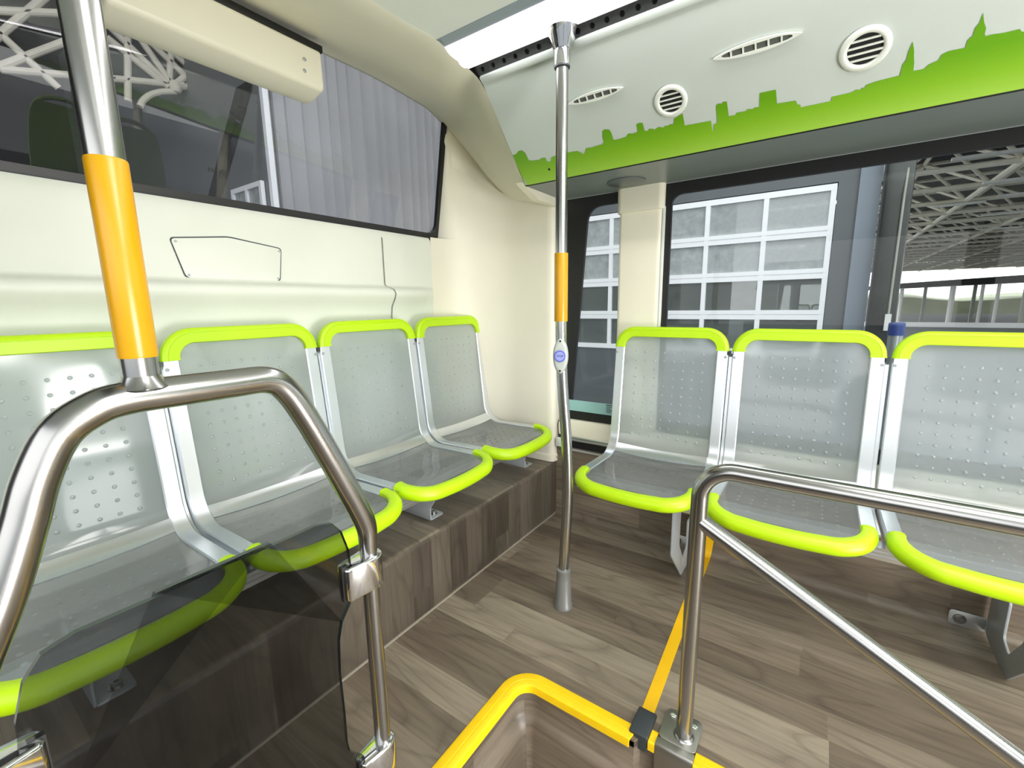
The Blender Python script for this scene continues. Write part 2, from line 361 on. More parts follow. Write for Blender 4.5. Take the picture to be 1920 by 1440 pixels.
def round_poly(P, r, n=6):
    out = []; m = len(P)
    for i in range(m):
        p0, p, p1 = Vector(P[i - 1]), Vector(P[i]), Vector(P[(i + 1) % m])
        a = (p0 - p); b = (p1 - p); k = min(r, a.length * .45, b.length * .45)
        s, e = p + a.normalized() * k, p + b.normalized() * k
        for j in range(n + 1):
            t = j / n; q = s * (1 - t) ** 2 + p * 2 * t * (1 - t) + e * t * t; out.append(tuple(q))
    return out
def fillet_path(P, r, n=8):
    """open polyline with rounded inner corners; r may be a list"""
    P = [Vector(p) for p in P]; out = [P[0]]; m = len(P)
    for i in range(1, m - 1):
        rr = r[i - 1] if isinstance(r, list) else r
        a, b = P[i - 1] - P[i], P[i + 1] - P[i]
        k = min(rr, a.length * (.95 if i == 1 else .49), b.length * (.95 if i == m - 2 else .49))
        s, e = P[i] + a.normalized() * k, P[i] + b.normalized() * k
        c1, c2 = s.lerp(P[i], .5523), e.lerp(P[i], .5523)
        for j in range(n + 1):
            t = j / n; q = 1 - t; out.append(s * q ** 3 + c1 * 3 * q * q * t + c2 * 3 * q * t * t + e * t ** 3)
    out.append(P[-1]); return out
def smooth_path(P, sub=6):
    P = [Vector(p) for p in P]; out = []
    for i in range(len(P) - 1):
        p0, p1, p2, p3 = P[max(i - 1, 0)], P[i], P[i + 1], P[min(i + 2, len(P) - 1)]
        for k in range(sub):
            t = k / sub
            out.append(.5 * ((2 * p1) + (p2 - p0) * t + (2 * p0 - 5 * p1 + 4 * p2 - p3) * t * t + (3 * p1 - p0 - 3 * p2 + p3) * t ** 3))
    out.append(P[-1]); return out
def ring_frame(outer, inner, fn, d0, d1):
    """flat frame between two outlines having equal counts"""
    n = len(outer); vs = []
    for d in (d0, d1): vs += [fn(a, b, d) for a, b in outer] + [fn(a, b, d) for a, b in inner]
    fs = []
    for i in range(n):
        j = (i + 1) % n
        fs += [(i, j, n + j, n + i), (2 * n + i, 3 * n + i, 3 * n + j, 2 * n + j), (i, 2 * n + i, 2 * n + j, j), (n + i, n + j, 3 * n + j, 3 * n + i)]
    return MB().add(vs, fs)
def dense(P, n=14):
    out = []
    for i in range(len(P)):
        a, b = P[i], P[(i + 1) % len(P)]
        L = math.hypot(b[0] - a[0], b[1] - a[1]); k = max(1, min(n, int(L / .03)))
        out += [(a[0] + (b[0] - a[0]) * j / k, a[1] + (b[1] - a[1]) * j / k) for j in range(k)]
    return out
def axis_m(loc, zdir, xdir=(0, 0, 1)):
    z = Vector(zdir).normalized(); x = Vector(xdir); x = (x - z * x.dot(z)).normalized(); y = z.cross(x)
    m = Matrix((x, y, z)).transposed().to_4x4(); m.translation = Vector(loc); return m
def screw(name, loc, nrm, r, h, mat, parent, slot=True):
    m = axis_m(loc, nrm, (0, 0, 1) if abs(Vector(nrm).normalized().z) < .9 else (1, 0, 0))
    b = MB().lathe([(r, 0), (r, h * .6), (r * .8, h), (r * .35, h), (r * .3, h * .4)], m, 14)
    return b.build(name, mat, parent)

# ================================================================= THE SETTING
XR, YB, ZU = 1.80, 1.455, 1.443          # side window plane, rear wall, soffit height
PH, PF = .263, .985                      # rear podium height and front
YE = -5.0                                # the bus runs on behind the camera
WX, WY = .864, .582                     # stepwell edges
def arcp(cx, cy, r, a0, a1, n=8):
    return [(cx + r * math.cos(math.radians(a0 + (a1 - a0) * k / n)), cy + r * math.sin(math.radians(a0 + (a1 - a0) * k / n))) for k in range(n + 1)]
well_path = [(-.58, WY)] + arcp(WX - .05, WY - .05, .05, 90, 0) + [(WX, .272), (WX + .018, .262), (WX + .018, YE)]
fl = [(-.58, PF + .02), (1.776, PF + .02), (1.776, YE)] + well_path[::-1]
struct(MB().prism(fl, XY(0), -.02, 0).build('floor', M['floor'], smooth=False))
# stepwell sides with a coved ledge, and the lower aisle floor
def off_path(d):
    r = max(.05 - d, .012)
    return [(-.58, WY - d)] + arcp(WX - d - r, WY - d - r, r, 90, 0) + [(WX - d, .272), (WX + .018 - d, .262), (WX + .018 - d, YE)]
prof = [(0, -.005), (0, -.082), (.006, -.092), (.016, -.102), (.022, -.125), (.026, -.245)]
rows = [[(x, y, z) for x, y in off_path(d)] for d, z in prof]
back = [r[:6] for r in rows]; rgt = [r[5:] for r in rows]
struct(MB().grid(rgt).build('trim_1', M['side'], angle=60))
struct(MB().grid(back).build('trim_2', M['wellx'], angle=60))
struct(MB().prism([(-.58, WY + .02), (WX + .02, WY + .02), (WX + .02, YE), (-.58, YE)], XY(0), -.27, -.245).build('floor_aisle', M['floor'], smooth=False))
# podium under the rear bench: rounded front edge
r = .018
prof = [(PF, -.02)] + [(PF, PH - r)] + [(PF + r - r * math.cos(math.radians(a)), PH - r + r * math.sin(math.radians(a))) for a in (15, 30, 45, 60, 75, 90)] + [(1.62, PH)]
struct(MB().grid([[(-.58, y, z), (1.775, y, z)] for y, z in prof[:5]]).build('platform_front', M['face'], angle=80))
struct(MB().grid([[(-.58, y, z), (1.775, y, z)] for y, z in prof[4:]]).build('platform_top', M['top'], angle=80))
struct(MB().box((-.58, PF - .004, 0), (1.772, PF, .006)).build('trim_3', plain('seam_weld', rgb(150, 142, 128), .5), smooth=False))
# right wall below the windows: wood with a coved foot, then recess, aluminium rail, cream trim
prof = [(1.752, .0005), (1.762, .003), (1.769, .010), (1.7735, .022), (1.775, .04), (1.775, .332), (1.80, .334)]
struct(MB().grid([[(x, YE, z), (x, .985, z)] for x, z in prof]).build('wall_right', M['side'], angle=50))
struct(MB().box((1.80, YE, .33), (1.81, .985, .376)).build('trim_4', M['black'], smooth=False))
struct(MB().box((1.774, YE, .328), (1.80, .96, .333)).build('trim_5', M['grey'], smooth=False))
struct(MB().box((1.776, YE, .374), (1.81, .96, .384)).box((1.772, YE, .384), (1.81, .96, .398)).build('trim_6', M['alum'], bevel=.002))
struct(MB().prism([(1.81, .398), (1.776, .398), (1.778, .462), (1.784, .472), (1.81, .474)], lambda a, b, d: (a, d, b), YE, .975).build('trim_7', M['cream'], angle=30))
struct(MB().box((1.815, YE, -.3), (1.84, 1.7, .474)).box((1.815, YE, 1.42), (1.84, 1.45, 1.95)).build('wall_right_outer', M['dark'], smooth=False))

# ---- side windows
def window(name, y0, y1, inner, outer=None, label=None):
    root = tag(empty(name, (XR, (y0 + y1) / 2, .474)), kind='structure')
    o = outer or [(y0, .474), (y1, .474), (y1, ZU), (y0, ZU)]
    inner = dense(inner); n = len(inner)
    # outer outline resampled to match the inner outline by projecting from the centre
    cy, cz = (y0 + y1) / 2, (.474 + ZU) / 2
    oo = []
    for a, b in inner:
        dx, dz = a - cy, b - cz
        k = min((max(y1 - cy, 1e-6) / abs(dx)) if dx else 9e9, ((ZU - cz) / abs(dz)) if dz else 9e9)
        oo.append((cy + dx * k, cz + dz * k))
    for c in ((y0, .474), (y1, .474), (y1, ZU), (y0, ZU)):
        i = min(range(n), key=lambda k: (oo[k][0] - c[0]) ** 2 + (oo[k][1] - c[1]) ** 2); oo[i] = c
    f = ring_frame(oo, inner, YZ(XR), -.004, .012)
    f.build('window_frame', M['black'], root, smooth=False)
    MB().prism(oo, YZ(XR), .0121, .0135).build('window_pane', M['win'], root, smooth=False)
    return root
w2 = window('window_2', .60, .975, round_poly([(.640, .52), (.922, .52), (.848, 1.398), (.640, 1.398)], .06, 6))
w3 = window('window_3', -1.12, .60, round_poly([(-1.06, .52), (.505, .52), (.505, 1.398), (-1.06, 1.398)], .04, 6))
window('window_4', -2.9, -1.12, round_poly([(-2.84, .52), (-1.18, .52), (-1.18, 1.398), (-2.84, 1.398)], .04, 6))
window('window_5', -5.0, -2.9, round_poly([(-4.94, .52), (-2.96, .52), (-2.96, 1.398), (-4.94, 1.398)], .04, 6))
# printed notice strip low on the narrow window
ns = tag(MB().box((1.790, .60, .516), (1.7945, .93, .565)).build('window_strip', M['aqua'], smooth=False), 'pale aqua strip along the foot of the narrow side window', 'strip')
nb = MB()
for i, (w_, z_) in enumerate(((.030, .558), (.036, .551), (.022, .545), (.034, .539), (.028, .533), (.024, .527))):
    y = .745
    while w_ > .004:
        k = min(w_, random.uniform(.004, .009)); nb.box((1.7893, y - k * .8, z_), (1.79, y, z_ + (.0045 if i == 0 else .0025))); y -= k; w_ -= k
nb.build('printing', M['inkb'], ns, smooth=False)
# cream pillar between the two windows
pl = MB().prism(round_poly([(1.812, .536), (1.788, .536), (1.782, .548), (1.782, .696), (1.788, .706), (1.812, .706)], .006, 3), lambda a, b, d: (a, b, d), .474, 1.36)
pl.prism(round_poly([(1.812, .529), (1.782, .529), (1.771, .545), (1.771, .700), (1.780, .713), (1.812, .713)], .006, 3), lambda a, b, d: (a, b, d), 1.352, ZU)
struct(pl.build('trim_8', M['cream'], angle=50))
struct(MB().box((1.786, .526, .474), (1.806, .5355, 1.36)).build('trim_9', M['ventw'], bevel=.001))
for i, yy in enumerate((-1.12, -2.9)):
    struct(MB().box((1.782, yy - .08, .474), (1.806, yy + .08, ZU)).build('trim_%d' % (10 + i), M['cream'], bevel=.006))

# ---- rear wall: moulded panel with a ledge, turning into the corner panel
def wall_off(z):                                   # protrusion towards the cabin
    P = [(.26, .0), (.90, .0), (.96, .004), (1.00, .014), (1.03, .036), (1.045, .044), (1.056, .045), (1.066, .040), (1.074, .026), (1.080, .006), (1.09, 0), (1.262, 0), (1.285, -.004), (1.296, -.012), (1.299, -.030)]
    for (a, u), (b, v) in zip(P, P[1:]):
        if a <= z <= b: return u + (v - u) * (z - a) / (b - a)
    return P[-1][1]
RC = .27
def plan(s):                                       # s in 0..1 fillet parameter beyond the straight part
    a = math.radians(90 * s)
    return (1.742 - RC + RC * math.sin(a), YB - RC + RC * math.cos(a)), (-math.sin(a), -math.cos(a))
xs = [-.58, -.2, .2, .6, 1.0, 1.2, 1.34, 1.40, 1.44, 1.472]
zs = [.262, .5, .8, .9, .94, .97, 1.0, 1.02, 1.035, 1.045, 1.053, 1.060, 1.066, 1.071, 1.076, 1.081, 1.09, 1.15, 1.22, 1.262, 1.275, 1.285, 1.292, 1.296, 1.298, 1.299]
def wall_row(z):
    row = []
    for x in xs:
        fade = 1 if x < 1.38 else max(0, 1 - (x - 1.38) / .10)
        d = wall_off(z) * (fade if z < 1.2 else 1)
        row.append((x, YB - d, z))
    return row
def corner_row(z):
    row = []
    for k in range(0, 13):
        (x, y), (nx, ny) = plan(k / 12); row.append((x, y, z))
    for y in (1.12, 1.06, 1.02): row.append((1.742, y, z))
    for a in (20, 45, 70, 90): row.append((1.742 + .028 * (1 - math.cos(math.radians(a))), 1.012 - .028 * math.sin(math.radians(a)), z))
    row.append((1.80, .983, z)); return row
struct(MB().grid([wall_row(z) for z in zs]).build('wall_rear', M['creamgrey'], angle=70))
cz = [.300, .5, .8, 1.0, 1.1, 1.2, 1.299, 1.35, 1.41, 1.5, 1.6, 1.70]
rows = []
for z in cz:
    r_ = corner_row(z)
    rows.append(r_)
rows_up = []
for z in (1.299, 1.35, 1.42, 1.5, 1.6, 1.72, 1.80):
    yw = 1.497 - (z - 1.294) * math.tan(math.radians(10.5))
    q_ = corner_row(z); base_ = [p for p in q_ if p[0] > 1.60]
    if z > 1.42: base_ = [(x, max(y, 1.06), zz) for x, y, zz in base_]
    t_ = min(1, (z - 1.299) / .3)
    rows_up.append([(1.553, yw + .004, z), (1.556, yw - .012, z), (1.578, (yw + base_[0][1]) / 2 - .012, z)] + base_)
struct(MB().grid(rows_up).build('wall_corner_upper', M['corner'], angle=70))
struct(MB().grid([r_ for r_ in rows if r_[0][2] < 1.30]).build('wall_corner', M['corner'], angle=70))
# stepped foot of the corner panel standing on the podium
ft = [(x - .006 * (1 if i > 8 else 0), y - .004, .266) for i, (x, y, z) in enumerate(corner_row(.266))]
struct(MB().grid([ft, [(x, y, .296) for x, y, z in ft], [(x, y, .301) for x, y, z in corner_row(.301)]]).build('trim_12', M['cream'], angle=40))
screw('screw', (1.765, .980, .285), (-.4, -1, 0), .004, .003, M['alum2'], bpy.data.objects['trim_12'])
# vertical joint in the rear panel
jk = [(1.2028, 1.30), (1.2028, 1.09), (1.2055, 1.08), (1.214, 1.066), (1.218, 1.05), (1.2215, 1.0), (1.226, .93), (1.226, .27)]
jp = []
for (xa, za), (xb, zb) in zip(jk, jk[1:]):
    k_ = max(1, int((za - zb) / .0025)) if za < 1.12 and za > .95 else 6
    jp += [(xa + (xb - xa) * i / k_, za + (zb - za) * i / k_) for i in range(k_)]
jp.append(jk[-1])
vs = []
for w_ in (-.0024, .0024): vs.append([(x + w_, YB - wall_off(z) - .0030, z) for x, z in jp])
struct(MB().grid(vs).build('trim_13', plain('joint_shadow', rgb(120, 122, 112), .6), smooth=False))

# ---- rear window, leaning in at the top
LEAN = math.radians(10.5)
def RW(a, b, d): return (a, 1.497 - b * math.sin(LEAN) + d * math.cos(LEAN), 1.294 + b * math.cos(LEAN) + d * math.sin(LEAN))
root = tag(empty('window_1', (.5, 1.49, 1.29)), kind='structure')
inn = round_poly([(-.54, .030), (1.538, .030), (1.530, .60), (-.54, .60)], .05, 6)
out = [(-.58 if a < .4 else 1.557, 0 if b < .3 else .62) if False else (a + (.020 if a > .4 else -.04), b + (-.030 if b < .3 else .02)) for a, b in inn]
out = round_poly([(-.58, .0), (1.558, .0), (1.550, .62), (-.58, .62)], .012, 6)
ring_frame(out, inn, RW, -.006, .010).build('window_frame', M['black'], root, smooth=False)
MB().prism(out, RW, .011, .0125).build('window_pane', M['rearglass'], root, smooth=False)
# small printed emblem near the foot of the rear glass: ring with a slash and two short bars
em = MB()
ec = (.664, .098)
def ann(c, r0, r1, n=24):
    o = [(c[0] + r1 * math.cos(2 * PI * k / n), c[1] + r1 * math.sin(2 * PI * k / n)) for k in range(n)]
    i = [(c[0] + r0 * math.cos(2 * PI * k / n), c[1] + r0 * math.sin(2 * PI * k / n)) for k in range(n)]
    return ring_frame(o, i, RW, .009, .0106)
em = ann(ec, .0085, .0112)
em.prism([(ec[0] - .008, ec[1] + .006), (ec[0] - .006, ec[1] + .008), (ec[0] + .008, ec[1] - .006), (ec[0] + .006, ec[1] - .008)], RW, .009, .0106)
em.prism([(ec[0] - .002, ec[1] - .005), (ec[0] + .001, ec[1] - .005), (ec[0] + .003, ec[1] + .005), (ec[0], ec[1] + .005)], RW, .009, .0106)
for k in (-.031, -.039): em.prism([(ec[0] + k, ec[1] - .002), (ec[0] + k + .004, ec[1] - .002), (ec[0] + k + .004, ec[1] + .009), (ec[0] + k, ec[1] + .009)], RW, .009, .0106)
em.build('printed_emblem', M['inkb'], root, smooth=False)

# ---- arch rib sweeping from the rear window up to the ceiling and down beside the overhead panel
AA2 = [(-.60, 1.42, 1.80), (.5, 1.412, 1.815)] + AA
AC2 = [(-.60, 1.02, 1.742), (.3, 1.01, 1.748)] + AC
rows = []
for i, (a, c) in enumerate(zip(AA2, AC2)):
    a, c = Vector(a), Vector(c)
    if i < 6: c.z -= .007
    k = 1.0 if i < 9 else max(0.0, 1 - (i - 8) / 4)
    bul = Vector((-.25, -.5, -.62)).normalized() * (.030 * k)
    if i > 4: bul = Vector((-.6, -.45, -.5)).normalized() * (.034 * k)
    row = [a + Vector((0, .01, 0)), a, a.lerp(c, .18) + bul * .55, a.lerp(c, .4) + bul * .95, a.lerp(c, .52) + bul * 1.05, a.lerp(c, .60) + bul * 1.0, a.lerp(c, .80) + bul * .75, a.lerp(c, .95) + bul * .35, c, c + Vector((.0, .02, .012))]
    rows.append(row)
def densify(rows, sub=4):
    cols = [smooth_path([r[j] for r in rows], sub) for j in range(len(rows[0]))]
    return [[cols[j][i] for j in range(len(cols))] for i in range(len(cols[0]))]
struct(MB().grid(densify(rows)).build('trim_14', M['cream'], angle=60))
struct(MB().prism([(1.478, 1.452), (1.50, 1.4405), (1.599, 1.409), (1.743, 1.409), (1.80, 1.409), (1.80, 1.4425), (1.50, 1.4425)], XZ(.969), 0, .03).build('trim_22', M['cream'], smooth=False))
# wing that closes the rib down to the corner panel, with a rounded lower lip
lipv = [Vector(p) for p in LIP]; av = [Vector(p) for p in AA[4:10]]
rows = []
for t in (0, .25, .5, .75, .93):
    rows.append([a.lerp(l, t) + Vector((-.010, -.014, 0)) * math.sin(PI * min(t, .8)) for a, l in zip(av, lipv)])
rows.append([l + Vector((-.006, -.008, -.004)) for l in lipv]); rows.append([l + Vector((.004, .006, -.012)) for l in lipv]); rows.append([l + Vector((.03, .03, -.004)) for l in lipv])
struct(MB().grid([smooth_path(r_, 4) for r_ in rows]).build('trim_15', M['cream'], angle=60))

# ---- ceiling with grey border strip, and the overhead side panel
def cz_(x): return 1.727 + .022 * max(0, 1 - ((x - .62) / .40) ** 2)
cx = [.22 + .0399 * k for k in range(21)]
struct(MB().grid([[(x, YE, cz_(x)), (x, 1.02, cz_(x))] for x in cx]).build('ceiling', M['ceil'], angle=60))
for i, (x0, x1) in enumerate(((1.018, 1.056), (.184, .222))):
    struct(MB().box((x0, YE, 1.7255), (x1, 1.0, 1.74)).build('trim_%d' % (16 + i), M['ceilgrey'], smooth=False))
nx, nz = -.252 / .3887, -.296 / .3887                  # panel normal towards the cabin
PLN = .3887
def PN(y, s, d):                                        # panel coordinates: y, distance up from lower edge, depth towards cabin
    return (1.496 - .296 * s / PLN + nx * d, y, 1.443 + .252 * s / PLN + nz * d)
def pend(s): return .967 - .027 * s / PLN
pan = MB().prism([(YE, 0), (pend(0), 0), (pend(PLN), PLN), (YE, PLN)], PN, -.012, 0)
pan = pan.build('wall_right_overhead', M['white'], smooth=False); struct(pan)
struct(MB().prism([(YE, PLN - .016), (pend(PLN), PLN - .016), (pend(PLN), PLN + .004), (YE, PLN + .004)], PN, -.012, .006).build('trim_18', M['white'], bevel=.003))
struct(MB().prism([(YE, -.004), (pend(0), -.004), (pend(0), .0), (YE, .0)], PN, -.012, .0015).build('trim_19', M['black'], smooth=False))
struct(MB().prism([(1.494, 1.443), (1.82, 1.443), (1.82, 1.455), (1.50, 1.449)], lambda a, b, d: (a, d, b), YE, .972).build('soffit_right', M['under'], smooth=False))
struct(MB().box((1.795, YE, 1.4405), (1.812, .972, 1.4425)).build('trim_20', M['alum2'], smooth=False))
# skyline print on the panel
pts = [(y, s) for y, s in SKY]
ylast, slast = pts[-1]
y, s = ylast, slast
while y > YE + .3:                                     # the print carries on along the bus
    y -= random.uniform(.03, .09); s += random.uniform(-.012, .006); pts.append((y, s)); s2 = s + random.choice((-.02, .015, -.01)); s2 = min(max(s2, .09), .22)
    pts.append((y - .002, s2)); s = s2
top = [(pend(.127) - .001, .127)] + pts
mesh = MB(); vs = []; fs = []
# strip between the bottom edge and the outline, column by column (outline made monotone in y)
mono = []; ly = 9
for y, s in top:
    y = min(y, ly - .0004); mono.append((y, s)); ly = y
for y, s in mono:
    for f_ in (0, .33, .66, 1): vs.append(PN(y if f_ else min(y, pend(0) - .001), max(s * f_, .0005), .0012))
for i in range(len(mono) - 1):
    for k in range(3): fs.append((i * 4 + k, i * 4 + k + 1, i * 4 + 5 + k, i * 4 + 4 + k))
# fill the wedge at the slanting end
n0 = len(vs); vs += [PN(pend(0) - .001, .0005, .0012)]
fs.append((n0, 3, 2, 1))
mesh.add(vs, fs)
skyo = mesh.build('skyline_print', M['sky'], None, smooth=False)
uvl = skyo.data.uv_layers.new(name='UVMap')
for lp in skyo.data.loops:
    co = skyo.data.vertices[lp.vertex_index].co
    uvl.data[lp.index].uv = (co.y, (co.z - 1.443) / .252 * PLN)
skyo.parent = pan; skyo['label'] = 'green city skyline print with towers and two church spires'
m_ = axis_m(PN(HOLE[0], HOLE[1], 0), (nx, 0, nz), (0, 1, 0))
MB().lathe([(.0045, 0), (.0045, .0018)], m_, 16).build('screw_hole', M['hole'], pan, smooth=False)
# perforated black rail above the panel
pr = empty('perforated_rail', (1.19, 0, 1.71))
tag(pr, 'black rail with a row of round holes along the top of the side panel', 'rail')
p0, p1 = Vector((1.201, 0, 1.701)), Vector((1.184, 0, 1.724)); up_ = (p1 - p0); hgt = up_.length; up_.normalize(); nn = Vector((-up_.z, 0, up_.x))
if nn.x > 0: nn = -nn
def RP(y, s, d): q = p0 + up_ * s + nn * d; return (q.x, y, q.z)
mb = MB(); SPc = .0405; y = .945; hr = .0072
N8 = 20
while y > -2.2:
    y0, y1 = y - SPc, y; cy, cs = y - SPc / 2, hgt * .5
    vs = []; 
    for k in range(N8):
        a = 2 * PI * k / N8; c_, s_ = math.cos(a), math.sin(a)
        kk = min((SPc / 2) / abs(c_) if abs(c_) > 1e-6 else 9, (hgt / 2) / abs(s_) if abs(s_) > 1e-6 else 9)
        vs.append(RP(cy + c_ * kk, cs + s_ * kk, 0)); vs.append(RP(cy + c_ * hr, cs + s_ * hr, 0)); vs.append(RP(cy + c_ * hr, cs + s_ * hr, -.006))
    fs = []
    for k in range(N8):
        j = (k + 1) % N8; fs += [(3 * k, 3 * j, 3 * j + 1, 3 * k + 1), (3 * k + 1, 3 * j + 1, 3 * j + 2, 3 * k + 2)]
    mb.add(vs, fs); y -= SPc
mb.build('rail_face', M['rail'], pr, smooth=False)
MB().prism([(YE, -.002), (.955, -.002), (.955, hgt + .002), (YE, hgt + .002)], RP, -.02, -.007).build('rail_back', M['hole'], pr, smooth=False)
# LED light strips
for x0, x1, lab in ((1.055, 1.184, 'long glowing white light strip above the side panel'),):
    L_ = empty('ceiling_light', ((x0 + x1) / 2, 0, 1.72)); tag(L_, lab, 'light')
    pp = [(x0, 1.723), (x0 + .02, 1.7195), (x1 - .02, 1.7195), (x1, 1.7235), (x1, 1.735), (x0, 1.735)]
    MB().prism(pp, lambda a, b, d: (a, d, b), -4.9, .975).build('diffuser', M['light'], L_, angle=60)
# ---- the rest of the bus shell (left side, front) with open window bays
wl = MB().box((-.62, YE, -.3), (-.58, 1.5, .50))
for y0, y1 in ((1.2, 1.5), (-.9, -.75), (-2.6, -2.45), (-5.0, -4.4)): wl.box((-.62, y0, .50), (-.58, y1, 1.44))
wl.box((-.62, YE, 1.44), (-.58, 1.5, 1.80))
struct(wl.build('wall_left', M['dark'], smooth=False))
struct(MB().prism([(.04, 1.695), (-.256, 1.443), (-.58, 1.443), (-.58, 1.80), (.04, 1.80)], lambda a, b, d: (a, d, b), YE, .967).build('wall_left_overhead', M['white'], smooth=False))
fr = MB().box((-.62, YE - .04, -.3), (1.84, YE, .45)).box((-.62, YE - .04, 1.5), (1.84, YE, 1.95))
struct(fr.build('wall_front', M['dark'], smooth=False))
struct(MB().box((-.62, YE, 1.90), (1.84, 1.40, 1.95)).build('ceiling_outer', M['dark'], smooth=False))

# ================================================================= THINGS
# ---- bench seats: aluminium side rails, frosted polycarbonate shell, lime top cap and front edge
HW = .211
pv = fillet_path([(0, -.035, -.012), (0, .03, .002), (0, .338, -.006), (0, .3935, .505)], [.05, .075], 10)
cum = [0]
for a, b in zip(pv, pv[1:]): cum.append(cum[-1] + (b - a).length)
STOT = cum[-1]
def prof_at(s):
    s = min(max(s, 0), STOT)
    for i in range(len(pv) - 1):
        if s <= cum[i + 1] + 1e-9:
            t = (s - cum[i]) / (cum[i + 1] - cum[i]); p = pv[i].lerp(pv[i + 1], t)
            d = .004
            return p, None
    return pv[-1], None
def prof_n(s):
    a, b = prof_at(s - .01)[0], prof_at(s + .01)[0]; t = (b - a).normalized()
    return Vector((0, -t.z, t.y))
def s_of_z(z):                                         # on the back
    for k in range(2000):
        s = STOT * k / 2000; p = prof_at(s)[0]
        if p.y > .3 and p.z >= z: return s
    return STOT
def s_of_v(v):
    for k in range(2000):
        s = STOT * k / 2000
        if prof_at(s)[0].y >= v: return s
SA, SB = s_of_v(.306), s_of_z(.034)                    # cross bar extent
SCAP = s_of_z(.424)
IW = HW - .037
def shell(u, s, off=0.0):
    p = prof_at(s)[0]; n = prof_n(s); k = 1 - (u / IW) ** 2
    if s < SA: dep = .013 * min(1, max(.25, (s - .02) / .15))
    elif s < SB: dep = .013 + .010 * (s - SA) / (SB - SA)
    else: dep = .023 * min(1, max(0, (STOT - .03 - s) / .16) ** .7)
    q = p - n * (dep * k + .004) + n * off; return Vector((u, q.y, q.z))
def shell_n(u, s):
    a = shell(u + .004, s) - shell(u - .004, s); b = shell(u, s + .004) - shell(u, s - .004)
    return a.cross(b).normalized()
def panel(s0, s1, ns, cols, rows_):
    us = [-IW - .002 + (2 * IW + .004) * k / 14 for k in range(15)]; ss = [s0 + (s1 - s0) * k / ns for k in range(ns + 1)]
    rows = [[shell(u, s) for u in us] for s in ss]
    mb = MB().slab(rows, lambda i, j: shell_n(us[j], ss[i]), .004); panel.base = len(mb.f)
    for s in rows_:
        for u in cols:
            c = shell(u, s, .0003); n = shell_n(u, s); m = axis_m(c, n, (1, 0, 0))
            mb.lathe([(.0050, -.0002), (.0042, .0013), (.0025, .0023), (.0003, .0027)], m, 10, caps=False)
    return mb
def dimples(o):                                         # raised dots get the glossy skin
    o.data.materials.append(M['dimple'])
    for i, p in enumerate(o.data.polygons):
        if i >= panel.base: p.material_index = 1
